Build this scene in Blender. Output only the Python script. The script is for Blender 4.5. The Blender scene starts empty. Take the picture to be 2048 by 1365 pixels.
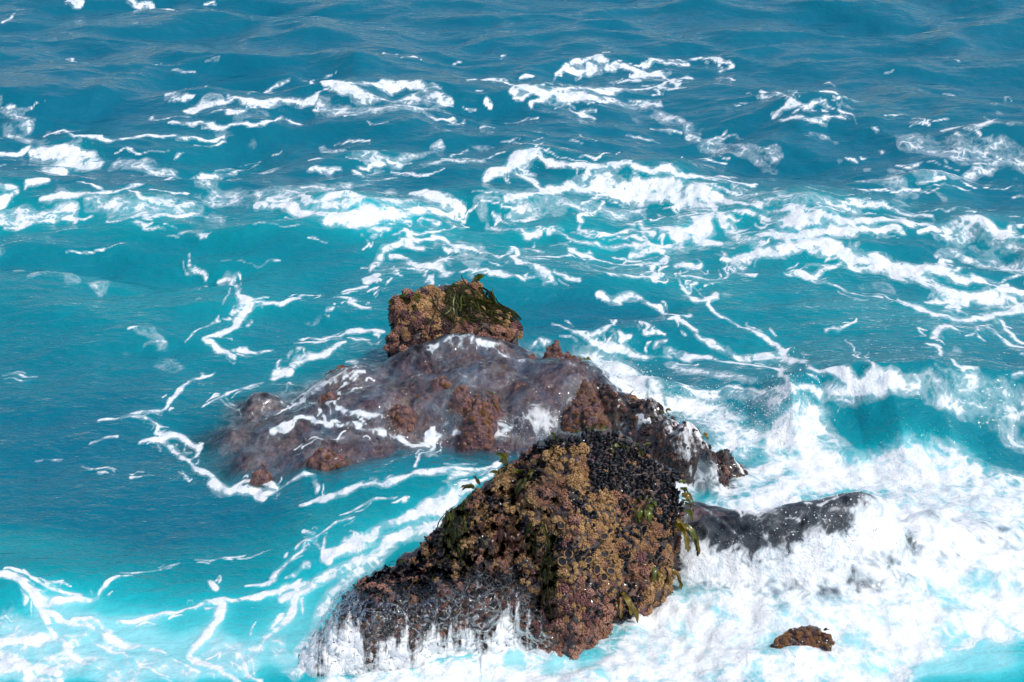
import bpy, math, random
import numpy as np

random.seed(7)
rng = np.random.default_rng(11)
SC = bpy.context.scene
COL = SC.collection

# ------------------------------------------------------------------ camera
H, PITCH, FPX = 7.0, math.radians(24.0), 3822.0
cam_d = bpy.data.cameras.new('camera')
cam_d.sensor_width = 36.0
cam_d.lens = 36.0 * FPX / 2048.0
cam_d.clip_end = 9000.0
cam = bpy.data.objects.new('camera', cam_d)
COL.objects.link(cam)
cam.location = (0, 0, H)
cam.rotation_euler = (math.pi / 2 - PITCH, 0, 0)
SC.camera = cam

# ------------------------------------------------------------------ sky, sun, exposure
SUN_EL, SUN_AZ = math.radians(58), math.radians(128)     # azimuth clockwise from +Y (view direction)
world = bpy.data.worlds.new('World')
SC.world = world
world.use_nodes = True
wn = world.node_tree.nodes
sky = wn.new('ShaderNodeTexSky')
sky.sky_type = 'NISHITA'
sky.sun_disc = False
sky.sun_elevation = SUN_EL
sky.sun_rotation = SUN_AZ
sky.air_density = 1.0
sky.dust_density = 2.5
wn['Background'].inputs['Strength'].default_value = 0.15
world.node_tree.links.new(sky.outputs[0], wn['Background'].inputs['Color'])
sun_d = bpy.data.lights.new('sun', 'SUN')
sun_d.energy = 2.4
sun_d.angle = math.radians(5.0)
sun_d.color = (1.0, 0.965, 0.91)
sun = bpy.data.objects.new('sun', sun_d)
COL.objects.link(sun)
# lamp shines along its -Z: point it from the sun's place towards the origin
sx, sy = math.sin(SUN_AZ) * math.cos(SUN_EL), math.cos(SUN_AZ) * math.cos(SUN_EL)
from mathutils import Vector, Matrix
sun.rotation_euler = Vector((sx, sy, math.sin(SUN_EL))).to_track_quat('Z', 'Y').to_euler()
sun.location = (sx * 60, sy * 60, 60)
SC.view_settings.view_transform = 'Standard'
SC.view_settings.look = 'None'
SC.view_settings.gamma = 1.0
SC.view_settings.exposure = 0.02
SC.view_settings.use_curve_mapping = False
SC.cycles.use_denoising = True
SC.cycles.max_bounces = 5
SC.cycles.diffuse_bounces = 2
SC.cycles.glossy_bounces = 2
SC.cycles.transparent_max_bounces = 8
SC.cycles.use_adaptive_sampling = True
SC.cycles.adaptive_threshold = 0.03
SC.cycles.sample_clamp_indirect = 6.0

# ------------------------------------------------------------------ numeric helpers
SP, CP = math.sin(PITCH), math.cos(PITCH)

def ray(u, v):
    a = (np.asarray(u, float) - 1024.0) / FPX
    b = (682.5 - np.asarray(v, float)) / FPX
    return a, CP + b * SP, -SP + b * CP

def at(u, v, z=0.0):                      # photo pixel -> place on the level z
    dx, dy, dz = ray(u, v)
    t = (z - H) / dz
    return dx * t, dy * t

def at_depth(u, v, y):                    # photo pixel -> place at ground distance y
    dx, dy, dz = ray(u, v)
    t = y / dy
    return dx * t, y + 0 * dx, H + dz * t

def pix(x, y, z):
    zz = z - H
    d = y * CP - zz * SP
    b = y * SP + zz * CP
    return 1024 + FPX * x / d, 682.5 - FPX * b / d

def scale_at(y):                          # pixels per metre at ground distance y
    return FPX / np.sqrt(y * y + H * H)

_perm = np.random.default_rng(3).permutation(512).astype(np.int64)
def _h2(i, j, s):
    return _perm[(_perm[(_perm[(i + s * 17) & 511] + j) & 511] + s) & 511]
_ang = np.linspace(0, 2 * np.pi, 512, endpoint=False)
_gx, _gy = np.cos(_ang), np.sin(_ang)
def noise2(x, y, seed=0):
    xi, yi = np.floor(x), np.floor(y)
    fx, fy = x - xi, y - yi
    i, j = xi.astype(np.int64), yi.astype(np.int64)
    u = fx * fx * fx * (fx * (fx * 6 - 15) + 10)
    w = fy * fy * fy * (fy * (fy * 6 - 15) + 10)
    def g(a, b):
        k = _h2(i + a, j + b, seed)
        return _gx[k] * (fx - a) + _gy[k] * (fy - b)
    n0 = g(0, 0) * (1 - u) + g(1, 0) * u
    n1 = g(0, 1) * (1 - u) + g(1, 1) * u
    return (n0 * (1 - w) + n1 * w) * 1.5
_g3 = np.random.default_rng(5).normal(size=(512, 3))
_g3 /= np.linalg.norm(_g3, axis=1)[:, None]
def noise3(x, y, z, seed=0):
    xi, yi, zi = np.floor(x), np.floor(y), np.floor(z)
    f = (x - xi, y - yi, z - zi)
    i, j, k = xi.astype(np.int64), yi.astype(np.int64), zi.astype(np.int64)
    s = [t * t * t * (t * (t * 6 - 15) + 10) for t in f]
    def g(a, b, c):
        q = _perm[(_h2(i + a, j + b, seed) + k + c) & 511]
        return _g3[q, 0] * (f[0] - a) + _g3[q, 1] * (f[1] - b) + _g3[q, 2] * (f[2] - c)
    def lerp(a, b, t): return a + (b - a) * t
    return 1.5 * lerp(lerp(lerp(g(0,0,0), g(1,0,0), s[0]), lerp(g(0,1,0), g(1,1,0), s[0]), s[1]),
                      lerp(lerp(g(0,0,1), g(1,0,1), s[0]), lerp(g(0,1,1), g(1,1,1), s[0]), s[1]), s[2])
def fbm3(p, sc, octs=4, seed=0, gain=0.5):
    a, t, r = 1.0, 0.0, 0.0
    for o in range(octs):
        r = r + a * noise3(p[0] * sc, p[1] * sc, p[2] * sc, seed + o)
        t += a; a *= gain; sc *= 2.03
    return r / t
def sstep(a, b, x):
    t = np.clip((x - a) / (b - a), 0, 1)
    return t * t * (3 - 2 * t)

# ------------------------------------------------------------------ object helpers
def mesh_np(name, co, faces=None, quads=None, tris=None, smooth=True):
    me = bpy.data.meshes.new(name)
    co = np.asarray(co, np.float32)
    idx, tot = [], []
    if quads is not None and len(quads):
        idx.append(np.asarray(quads, np.int32).ravel()); tot.append(np.full(len(quads), 4, np.int32))
    if tris is not None and len(tris):
        idx.append(np.asarray(tris, np.int32).ravel()); tot.append(np.full(len(tris), 3, np.int32))
    idx, tot = np.concatenate(idx), np.concatenate(tot)
    me.vertices.add(len(co)); me.vertices.foreach_set('co', co.ravel())
    me.loops.add(len(idx)); me.loops.foreach_set('vertex_index', idx)
    me.polygons.add(len(tot))
    me.polygons.foreach_set('loop_start', np.concatenate([[0], np.cumsum(tot)[:-1]]).astype(np.int32))
    me.polygons.foreach_set('loop_total', tot)
    me.polygons.foreach_set('use_smooth', np.full(len(tot), smooth))
    me.update(calc_edges=True)
    return me

def attr(me, name, val):
    a = me.attributes.new(name, 'FLOAT', 'POINT')
    a.data.foreach_set('value', np.asarray(val, np.float32).ravel())

def grid_quads(nr, nc, off=0):
    i = np.arange(nr - 1)[:, None] * nc + np.arange(nc - 1)[None, :] + off
    return np.stack([i, i + 1, i + nc + 1, i + nc], -1).reshape(-1, 4)

def link(name, me, mat=None, parent=None, label=None, cat=None, group=None, kind=None):
    o = bpy.data.objects.new(name, me)
    COL.objects.link(o)
    if mat is not None and not me.materials: me.materials.append(mat)
    if parent is not None: o.parent = parent
    for k, val in (('label', label), ('category', cat), ('group', group), ('kind', kind)):
        if val: o[k] = val
    return o

# ------------------------------------------------------------------ material helpers
def new_mat(name):
    m = bpy.data.materials.new(name); m.use_nodes = True
    m.node_tree.nodes.clear()
    return m, m.node_tree.nodes, m.node_tree.links
class NT:
    def __init__(s, name):
        s.m, s.n, s.l = new_mat(name)
        s.out = s.n.new('ShaderNodeOutputMaterial')
    def set(s, sock, v):
        if isinstance(v, bpy.types.NodeSocket): s.l.new(v, sock)
        elif v is not None: sock.default_value = v
    def attr(s, name):
        a = s.n.new('ShaderNodeAttribute'); a.attribute_name = name; return a.outputs['Fac']
    def pos(s):
        return s.n.new('ShaderNodeNewGeometry').outputs['Position']
    def objpos(s):
        return s.n.new('ShaderNodeTexCoord').outputs['Object']
    def mapv(s, vec, scale=(1, 1, 1), loc=(0, 0, 0)):
        m = s.n.new('ShaderNodeMapping'); s.l.new(vec, m.inputs['Vector'])
        m.inputs['Scale'].default_value = scale; m.inputs['Location'].default_value = loc
        return m.outputs[0]
    def noise(s, vec, scale, detail=4, rough=0.5, dist=0.0, color=False):
        t = s.n.new('ShaderNodeTexNoise'); s.l.new(vec, t.inputs['Vector'])
        t.inputs['Scale'].default_value = scale; t.inputs['Detail'].default_value = detail
        t.inputs['Roughness'].default_value = rough; t.inputs['Distortion'].default_value = dist
        return t.outputs['Color' if color else 'Fac']
    def voro(s, vec, scale, feature='SMOOTH_F1', out='Distance', rnd=1.0):
        t = s.n.new('ShaderNodeTexVoronoi'); t.feature = feature; s.l.new(vec, t.inputs['Vector'])
        t.inputs['Scale'].default_value = scale; t.inputs['Randomness'].default_value = rnd
        return t.outputs[out]
    def math(s, op, a, b=None, c=None, clamp=False):
        m = s.n.new('ShaderNodeMath'); m.operation = op; m.use_clamp = clamp
        for k, v in enumerate((a, b, c)):
            if v is not None: s.set(m.inputs[k], v)
        return m.outputs[0]
    def ramp01(s, x, a, b):
        r = s.n.new('ShaderNodeMapRange'); r.interpolation_type = 'SMOOTHSTEP'
        s.set(r.inputs['Value'], x); s.set(r.inputs['From Min'], a); s.set(r.inputs['From Max'], b)
        return r.outputs[0]
    def cramp(s, x, stops):
        r = s.n.new('ShaderNodeValToRGB'); s.set(r.inputs[0], x)
        e = r.color_ramp.elements
        while len(e) < len(stops): e.new(0.5)
        for k, (p, c) in enumerate(stops):
            e[k].position = p; e[k].color = (*c, 1)
        return r.outputs[0]
    def mixc(s, f, a, b, mode='MIX'):
        m = s.n.new('ShaderNodeMix'); m.data_type = 'RGBA'; m.blend_type = mode
        s.set(m.inputs[0], f)
        for k, v in ((6, a), (7, b)):
            if isinstance(v, tuple): v = (*v[:3], 1)
            s.set(m.inputs[k], v)
        return m.outputs[2]
    def vadd(s, a, b, scale=None):
        m = s.n.new('ShaderNodeVectorMath'); m.operation = 'ADD'
        if scale is not None:
            q = s.n.new('ShaderNodeVectorMath'); q.operation = 'SCALE'
            s.l.new(b, q.inputs[0]); q.inputs['Scale'].default_value = scale; b = q.outputs[0]
        s.l.new(a, m.inputs[0]); s.l.new(b, m.inputs[1]); return m.outputs[0]
    def bump(s, h, strength, dist, normal=None):
        b = s.n.new('ShaderNodeBump'); s.set(b.inputs['Height'], h)
        s.set(b.inputs['Strength'], strength); b.inputs['Distance'].default_value = dist
        if normal is not None: s.l.new(normal, b.inputs['Normal'])
        return b.outputs[0]
    def diffuse(s, col, normal=None, rough=0.0):
        d = s.n.new('ShaderNodeBsdfDiffuse'); s.set(d.inputs['Color'], col if not isinstance(col, tuple) else (*col, 1))
        if normal is not None: s.l.new(normal, d.inputs['Normal'])
        return d.outputs[0]
    def glossy(s, rough, normal=None, col=(1, 1, 1)):
        d = s.n.new('ShaderNodeBsdfAnisotropic' if False else 'ShaderNodeBsdfGlossy')
        d.inputs['Color'].default_value = (*col, 1); s.set(d.inputs['Roughness'], rough)
        if normal is not None: s.l.new(normal, d.inputs['Normal'])
        return d.outputs[0]
    def transp(s, col=(1, 1, 1)):
        d = s.n.new('ShaderNodeBsdfTransparent'); s.set(d.inputs['Color'], (*col, 1) if isinstance(col, tuple) else col)
        return d.outputs[0]
    def transl(s, col, normal=None):
        d = s.n.new('ShaderNodeBsdfTranslucent'); s.set(d.inputs['Color'], (*col, 1) if isinstance(col, tuple) else col)
        return d.outputs[0]
    def fresnel(s, ior, normal=None):
        d = s.n.new('ShaderNodeFresnel'); d.inputs['IOR'].default_value = ior
        if normal is not None: s.l.new(normal, d.inputs['Normal'])
        return d.outputs[0]
    def mixs(s, f, a, b):
        m = s.n.new('ShaderNodeMixShader'); s.set(m.inputs[0], f); s.l.new(a, m.inputs[1]); s.l.new(b, m.inputs[2])
        return m.outputs[0]
    def princ(s, col, rough, normal=None, spec=0.5, coat=0.0, coat_r=0.1):
        p = s.n.new('ShaderNodeBsdfPrincipled')
        s.set(p.inputs['Base Color'], (*col, 1) if isinstance(col, tuple) else col)
        s.set(p.inputs['Roughness'], rough); s.set(p.inputs['Specular IOR Level'], spec)
        p.inputs['Coat Weight'].default_value = coat; p.inputs['Coat Roughness'].default_value = coat_r
        if normal is not None: s.l.new(normal, p.inputs['Normal'])
        return p.outputs[0]
    def done(s, sh):
        s.l.new(sh, s.out.inputs['Surface']); return s.m

# ------------------------------------------------------------------ materials
def mat_water():
    t = NT('sea_water')
    P = t.pos()
    foam, aer, opac, calm = t.attr('foam'), t.attr('aer'), t.attr('opac'), t.attr('calm')
    # foam: a web of bubbles whose holes close where the foam is dense
    warp = t.noise(P, 2.6, 2, color=True)
    Pw = t.vadd(P, warp, 0.30)
    Pf = t.mapv(Pw, (0.72, 0.55, 0.6))
    n1 = t.noise(Pf, 6.0, 4, 0.62)
    n2 = t.noise(Pf, 36.0, 3, 0.6)
    d1 = t.voro(Pf, 5.0, 'DISTANCE_TO_EDGE')
    d2 = t.voro(t.vadd(Pf, t.noise(P, 9.0, 1, color=True), 0.08), 15.0, 'DISTANCE_TO_EDGE')
    d = t.math('ADD', t.math('MULTIPLY', d1, 0.62), t.math('MULTIPLY', d2, 0.46))
    x = t.math('SUBTRACT', t.math('MULTIPLY_ADD', foam, 0.45, -0.045), d)
    x = t.math('MULTIPLY_ADD', t.math('SUBTRACT', n1, 0.5), 0.62, x)
    x = t.math('MULTIPLY_ADD', t.math('SUBTRACT', n2, 0.5), 0.26, x)
    gate = t.ramp01(foam, 0.03, 0.16)
    churn = t.attr('churn')
    mask = t.math('MULTIPLY', t.ramp01(x, t.math('MULTIPLY_ADD', churn, -0.17, -0.05), t.math('MULTIPLY_ADD', churn, 0.09, 0.17)), gate)
    mask = t.math('MULTIPLY', mask, t.ramp01(foam, -0.40, 0.70))
    veil = t.math('MULTIPLY', t.math('MULTIPLY', t.ramp01(x, -0.30, 0.10), 0.34), t.math('MULTIPLY', gate, t.math('MULTIPLY_ADD', t.attr('thin'), -0.65, 1.0)))
    halo = t.attr('halo')
    n3 = t.noise(t.mapv(P, (1.0, 0.7, 1.0)), 58.0, 2, 0.6)
    dots = t.math('MULTIPLY', t.ramp01(t.math('MULTIPLY_ADD', halo, 0.10, n3), 0.70, 0.75), t.math('MULTIPLY', t.ramp01(halo, 0.06, 0.4), 0.6))
    cover = t.math('MAXIMUM', t.math('MULTIPLY', mask, 0.96), t.math('MAXIMUM', veil, dots))
    # water body: deep blue -> turquoise -> milky
    av = t.math('MULTIPLY_ADD', t.math('SUBTRACT', t.noise(t.mapv(P, (0.8, 0.5, 1)), 1.3, 3), 0.5), 0.25, aer)
    body = t.cramp(av, [(0.0, (0.0, 0.118, 0.198)), (0.33, (0.0, 0.142, 0.210)), (0.60, (0.0, 0.254, 0.300)),
                        (0.82, (0.008, 0.39, 0.45)), (0.93, (0.06, 0.52, 0.57)), (1.0, (0.24, 0.64, 0.69))])
    body = t.mixc(t.attr('thin'), body, (0.10, 0.13, 0.21))
    # ripples
    Pr = t.mapv(P, (0.55, 1.0, 1.0))
    r1 = t.noise(Pr, 7.0, 4, 0.58)
    r2 = t.noise(t.mapv(P, (0.6, 1.0, 1.0), (3, 7, 0)), 26.0, 3, 0.6)
    hgt = t.math('MULTIPLY_ADD', r2, 0.22, r1)
    nb = t.bump(hgt, calm, 0.11)
    fb = t.bump(t.noise(P, 13.0, 4, 0.65), 0.45, 0.07)
    base = t.mixs(opac, t.transp((0.93, 0.97, 0.98)), t.diffuse(body, nb))
    wat = t.mixs(t.fresnel(1.37, nb), base, t.glossy(0.04, nb))
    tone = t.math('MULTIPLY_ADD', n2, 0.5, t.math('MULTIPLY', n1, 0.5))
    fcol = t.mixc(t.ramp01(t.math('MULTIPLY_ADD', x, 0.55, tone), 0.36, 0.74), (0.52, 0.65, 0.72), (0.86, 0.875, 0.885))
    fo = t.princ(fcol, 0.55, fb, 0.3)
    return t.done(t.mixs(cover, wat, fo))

def mat_simple(name, c1, c2, scale, rough, bump_s, bump_d, coat=0.0, spec=0.5, c3=None, s2=None):
    t = NT(name)
    P = t.pos()
    n = t.noise(P, scale, 5, 0.6)
    col = t.mixc(t.ramp01(n, 0.32, 0.68), c1, c2)
    if c3 is not None:
        col = t.mixc(t.ramp01(t.noise(P, s2 or scale * 0.3, 3), 0.48, 0.62), col, c3)
    oi = t.n.new('ShaderNodeObjectInfo').outputs['Random']
    col = t.mixc(t.math('MULTIPLY', oi, 0.4), col, tuple(0.55 * x for x in c1))
    b = t.bump(t.noise(P, scale * 3.0, 4, 0.6), bump_s, bump_d)
    return t.done(t.princ(col, rough, b, spec, coat, 0.08))

def mat_rock(name, wet=0.6, lift=1.0, stops=((0.28, (0.012, 0.011, 0.014)), (0.48, (0.055, 0.038, 0.036)), (0.62, (0.13, 0.075, 0.062)), (0.80, (0.24, 0.15, 0.12)))):
    t = NT(name)
    P = t.pos()
    n = t.noise(P, 5.0, 6, 0.62)
    n2 = t.noise(P, 21.0, 5, 0.65)
    n3 = t.noise(t.mapv(P, (1, 1, 1), (9, 2, 4)), 3.0, 4, 0.6)
    col = t.cramp(n2, [(p_, tuple(lift * x for x in c_)) for p_, c_ in stops])
    col = t.mixc(t.math('MULTIPLY', t.ramp01(n, 0.50, 0.66), 0.75), col, tuple(x * (lift + 1) / 2 for x in (0.17, 0.085, 0.035)))
    col = t.mixc(t.math('MULTIPLY', t.ramp01(n3, 0.54, 0.68), 0.6), col, (0.20, 0.09, 0.11))
    b = t.bump(t.math('MULTIPLY_ADD', n2, 0.6, t.noise(P, 55.0, 4, 0.6)), 0.8, 0.02)
    return t.done(t.princ(col, 0.38, b, 0.5, wet, 0.08))

def mat_leaf(name, c, c2, tl=0.35, coat=0.4):
    t = NT(name)
    P = t.pos()
    col = t.mixc(t.ramp01(t.noise(P, 18.0, 3), 0.35, 0.65), c, c2)
    oi = t.n.new('ShaderNodeObjectInfo').outputs['Random']
    col = t.mixc(t.math('MULTIPLY', oi, 0.5), col, tuple(0.45 * x for x in c))
    b = t.bump(t.noise(P, 60.0, 2), 0.4, 0.01)
    sh = t.mixs(tl, t.princ(col, 0.32 if coat > .2 else .55, b, 0.45 if coat > .2 else .25, coat if coat > .2 else 0.0, 0.1), t.transl(col))
    return t.done(sh)

def mat_veil():
    t = NT('running_water')
    s, q, dens = t.attr('across'), t.attr('down'), t.attr('dens')
    c = t.n.new('ShaderNodeCombineXYZ'); t.l.new(s, c.inputs[0]); t.l.new(q, c.inputs[1])
    V = c.outputs[0]
    P = t.pos()
    Vw = t.vadd(t.vadd(V, t.noise(V, 4.0, 2, color=True), 0.05), t.noise(P, 22.0, 2, color=True), 0.02)
    a = t.noise(t.mapv(Vw, (20.0, 1.3, 1)), 1.0, 4, 0.62)
    b = t.noise(t.mapv(Vw, (6.0, 2.4, 1), (5, 3, 0)), 1.0, 3, 0.6)
    f = t.noise(P, 26.0, 2, 0.6)
    x = t.math('MULTIPLY_ADD', t.math('SUBTRACT', a, 0.5), 1.25, dens)
    x = t.math('MULTIPLY_ADD', t.math('SUBTRACT', b, 0.5), 1.3, x)
    x = t.math('MULTIPLY_ADD', t.math('SUBTRACT', f, 0.5), 0.5, x)
    m = t.ramp01(x, 0.42, 0.78)
    gate = t.ramp01(dens, 0.02, 0.2)
    nb = t.bump(t.math('ADD', a, f), 0.22, 0.03)
    clear = t.mixs(t.math('MULTIPLY', t.math('MULTIPLY', t.fresnel(1.333, nb), gate), 0.45), t.transp((0.97, 0.98, 0.985)), t.glossy(0.07, nb))
    white = t.princ((0.84, 0.86, 0.875), 0.5, nb, 0.3)
    return t.done(t.mixs(t.math('MULTIPLY', t.math('MULTIPLY', m, 0.92), gate), clear, white))

def mat_drop():
    t = NT('spray_water')
    return t.done(t.princ((0.76, 0.78, 0.80), 0.35, None, 0.5))

M = {}
M['water'] = mat_water()
M['rock'] = mat_rock('wet_rock', 0.6, .6)
M['reef'] = mat_rock('reef_rock', 0.1, 1.0, ((0.30, (0.020, 0.013, 0.020)), (0.46, (0.085, 0.043, 0.050)), (0.60, (0.20, 0.095, 0.085)), (0.78, (0.34, 0.20, 0.16))))
M['tan'] = mat_simple('coralline_tan', (0.28, 0.148, 0.056), (0.50, 0.31, 0.135), 16, 0.62, 0.5, 0.01, 0.1, 0.4, (0.26, 0.12, 0.075), 4)
M['pink'] = mat_simple('coralline_pink', (0.26, 0.115, 0.075), (0.43, 0.225, 0.16), 16, 0.5, 0.5, 0.01, 0.2, 0.5, (0.14, 0.05, 0.055), 5)
M['brown'] = mat_simple('rockweed_brown', (0.16, 0.065, 0.020), (0.28, 0.13, 0.035), 14, 0.45, 0.5, 0.01, 0.3, 0.5)
M['mussel'] = mat_simple('mussel_shell', (0.005, 0.006, 0.010), (0.016, 0.018, 0.026), 30, 0.34, 0.2, 0.004, 0.0, 0.35)
M['dark'] = mat_simple('weed_maroon', (0.035, 0.014, 0.014), (0.11, 0.045, 0.034), 16, 0.4, 0.5, 0.01, 0.35, 0.5)
M['cup'] = mat_simple('tube_wall', (0.24, 0.13, 0.05), (0.42, 0.26, 0.12), 30, 0.6, 0.4, 0.006)
M['hollow'] = mat_simple('tube_hollow', (0.006, 0.003, 0.004), (0.014, 0.006, 0.007), 30, 0.4, 0.2, 0.004, 0.3)
M['kelp'] = mat_leaf('kelp_green', (0.15, 0.17, 0.010), (0.055, 0.075, 0.006), 0.4)
M['kelp_gold'] = mat_leaf('kelp_gold', (0.28, 0.19, 0.010), (0.11, 0.085, 0.008), 0.4)
M['weed'] = mat_leaf('weed_dark', (0.018, 0.022, 0.004), (0.045, 0.045, 0.006), 0.15, 0.1)
M['red_weed'] = mat_leaf('weed_red', (0.055, 0.020, 0.016), (0.10, 0.035, 0.018), 0.2)
M['veil'] = mat_veil()
M['drop'] = mat_drop()

# ------------------------------------------------------------------ rocks: shared shape fields
def bumps_field(x, y, lst, base=-1.2, k=15.0):
    """smooth union of rounded lumps (u, v, z, radius x, radius y, turn)"""
    acc = np.exp(k * (base + 0 * x))
    for (u, v, z, rx, ry, tw) in lst:
        cx, cy = at(u, v, z)
        c, s = math.cos(tw), math.sin(tw)
        a = ((x - cx) * c + (y - cy) * s) / rx
        b = (-(x - cx) * s + (y - cy) * c) / ry
        d = np.sqrt(a * a + b * b + 0.02)
        hh = z + 0.35 * (1 - np.exp(0.75 * d * d)) if False else z - 0.42 * (np.sqrt(1 + (d * 1.25) ** 2 * 1.6) - 1)
        acc = acc + np.exp(k * np.maximum(hh, base))
    return np.log(acc) / k

REEF = [(960, 745, .40, 1.05, .80, 0), (760, 790, .34, .80, .60, .2), (620, 835, .20, .75, .55, .2), (640, 900, .16, .62, .34, .25),
        (500, 930, .03, .40, .30, .2), (1130, 735, .46, .60, .60, -.3), (1240, 800, .34, .45, .40, -.6),
        (880, 830, .22, .60, .34, 0), (520, 800, .10, .35, .35, .3), (930, 678, .50, .80, .34, 0), (470, 870, .06, .40, .40, .2), (700, 745, .30, .5, .4, .2), (740, 900, .14, .6, .3, .2), (1060, 790, .36, .5, .4, -.2)]
REEF_SPIKE = [(888, 738, .52, .20, .15, 0), (925, 775, .47, .20, .16, .2), (1062, 702, .46, .16, .12, 0), (1112, 686, .41, .22, .13, 0), (962, 800, .45, .18, .12, 0), (985, 790, .45, .16, .12, 0),
              (955, 822, .40, .18, .12, 0), (650, 905, .23, .36, .14, .25), (520, 945, .12, .20, .13, .1), (655, 792, .34, .22, .14, .2),
              (740, 800, .38, .30, .14, .1), (800, 815, .36, .26, .14, 0), (1180, 770, .56, .24, .22, -.5)]
SLOPE = [(1190, 772, .50, .26, .22, -.5), (1235, 790, .48, .30, .22, -.5), (1290, 810, .46, .28, .21, -.5), (1335, 838, .43, .28, .21, -.5), (1375, 866, .40, .24, .18, -.5), (1412, 900, .30, .22, .16, -.6), (1450, 905, .18, .22, .16, -.3)]
RIDGE = [(1385, 1015, .40, .40, .34, -.05), (1440, 1032, .40, .40, .34, 0), (1500, 1038, .42, .40, .34, .1), (1560, 1032, .46, .40, .34, .15), (1620, 1018, .52, .40, .34, .25), (1675, 1004, .57, .36, .34, .2),
         (1725, 994, .60, .32, .30, .2), (1860, 1030, .36, .40, .30, .0), (1960, 1070, .18, .40, .35, .0)]

def reef_smooth(x, y): return bumps_field(x, y, REEF)
def slope_smooth(x, y): return bumps_field(x, y, SLOPE)
def ridge_smooth(x, y): return bumps_field(x, y, RIDGE)
def rock_noise(x, y, amp):
    n = noise2(x * 3.1, y * 3.1, 21) * .5 + noise2(x * 6.7, y * 6.7, 22) * .3 + noise2(x * 15, y * 15, 23) * .2
    return amp * n + amp * .22 * noise2(x * 34, y * 34, 24) + amp * .12 * noise2(x * 70, y * 70, 25)
def reef_full(x, y):
    rs_ = reef_smooth(x, y); sp = bumps_field(x, y, REEF_SPIKE, k=16.0)
    r = np.maximum(rs_, sp)
    return r + rock_noise(x, y, .13) + .10 * np.clip(sp - rs_, 0, .25) / .25 * (noise2(x * 8, y * 8, 26) + .6 * noise2(x * 19, y * 19, 27))
def slope_full(x, y):
    return slope_smooth(x, y) + rock_noise(x + 9, y, .17) + .015
def ridge_full(x, y):
    return ridge_smooth(x, y) + rock_noise(x + 5, y, .03)

# ------------------------------------------------------------------ sea surface
def bilerp_rows(ys, arr_y, arr):
    return np.interp(ys, arr_y, arr)

def make_rows():
    rows = []
    y0 = 4.0
    rows += list(np.linspace(y0, float(at(1024, 1480)[1]), 14)[:-1])
    vv = np.linspace(1480, -60, 830)
    rows += list(at(np.full_like(vv, 1024.0), vv)[1])
    far = rows[-1]
    rows += list(far * np.geomspace(1.01, 7000 / far, 40))
    return np.array(rows)
def make_cols():
    inner = np.linspace(-330, 2048 + 330, 1010)
    t = (inner - 1024) / FPX / CP * 1.0
    lo = -np.geomspace(-t[0], 5.0, 24)[::-1][:-1]
    hi = np.geomspace(t[-1], 5.0, 24)[1:]
    return np.concatenate([lo, t, hi])
ROWS, COLS = make_rows(), make_cols()
NR, NC = len(ROWS), len(COLS)
Y = np.repeat(ROWS[:, None], NC, 1)
X = Y * COLS[None, :]

CW = .10 * noise2(X * 1.7, Y * .6, 61) + .03 * noise2(X * 6, Y * 2, 62)
def crest(hh, pts, sf, sb, skew=0.0):
    """a wave crest along photo points (u, v, height): steep towards the camera, long behind"""
    w = [(*at(u, v, a * .8), a) for (u, v, a) in pts]
    xs = np.array([p[0] for p in w]); ys = np.array([p[1] for p in w]); am = np.array([p[2] for p in w])
    o = np.argsort(xs); xs, ys, am = xs[o], ys[o], am[o]
    yc = np.interp(X, xs, ys); A = np.interp(X, xs, am)
    end = np.where(X < xs[0], np.exp(-((X - xs[0]) / .5) ** 2), np.where(X > xs[-1], np.exp(-((X - xs[-1]) / .5) ** 2), 1))
    yc = yc + CW
    s = Y - yc
    g = np.where(s < 0, np.exp(-(np.abs(s) / sf) ** 1.7), np.exp(-(s / sb) ** 2))
    return hh + A * end * g

def rnd(n): return np.sqrt(n * n + .008)
def waves(x, y):
    wx = x + .35 * noise2(x * .5, y * .5, 41); wy = y + .35 * noise2(x * .5, y * .5, 42)
    far = sstep(11.5, 19, y)
    h = .060 * noise2(wx * .28, wy * .50, 1) * (0.5 + far)
    a = noise2(wx * .55 + .15 * wy, wy * .95, 2); b = noise2(wx * 1.25 - .2 * wy, wy * 2.1, 3)
    h += .030 * (1 - far) * (0.55 - rnd(a) * 2) + .11 * far * (a + .9 * a * np.abs(a))
    h += .012 * (1 - far) * (0.55 - rnd(b) * 2) + .040 * far * (b + .9 * b * np.abs(b))
    h += .014 * far * noise2(wx * 2.9 + .3 * wy, wy * 4.3, 6)
    h += (.006 + .0 * far) * (0.5 - rnd(noise2(wx * 3.6 + .5 * wy, wy * 6.1, 4)) * 2)
    h += .0035 * noise2(wx * 8.5, wy * 13, 5)
    return h
fade = np.exp(-np.maximum(Y - 60, 0) / 200)
Z = waves(X, Y) * fade
Z = crest(Z, [(-200, 178, .22), (60, 182, .24), (200, 172, .22), (330, 150, .12)], .55, 1.4)
Z = crest(Z, [(380, 238, .04), (520, 242, .16), (640, 255, .06)], .30, .8)
Z = crest(Z, [(440, 195, .10), (700, 180, .16), (860, 178, .12), (960, 185, .05)], .40, .9)
Z = crest(Z, [(620, 125, .05), (710, 122, .20), (800, 130, .08)], .45, .9)
Z = crest(Z, [(1520, 262, .10), (1650, 232, .14), (1800, 262, .22), (2048, 270, .26), (2300, 270, .22)], .50, 1.3)
Z = crest(Z, [(1840, 452, .10), (1930, 438, .20), (2048, 468, .20), (2200, 480, .14)], .28, .7)
Z = crest(Z, [(60, 268, .06), (130, 262, .14), (250, 274, .10), (430, 280, .06)], .30, .7)
Z = crest(Z, [(-100, 395, .10), (150, 400, .14), (330, 405, .10)], .35, .8)
Z = crest(Z, [(960, 330, .08), (1050, 305, .18), (1200, 330, .12), (1400, 360, .12), (1600, 400, .08)], .35, .8)
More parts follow.
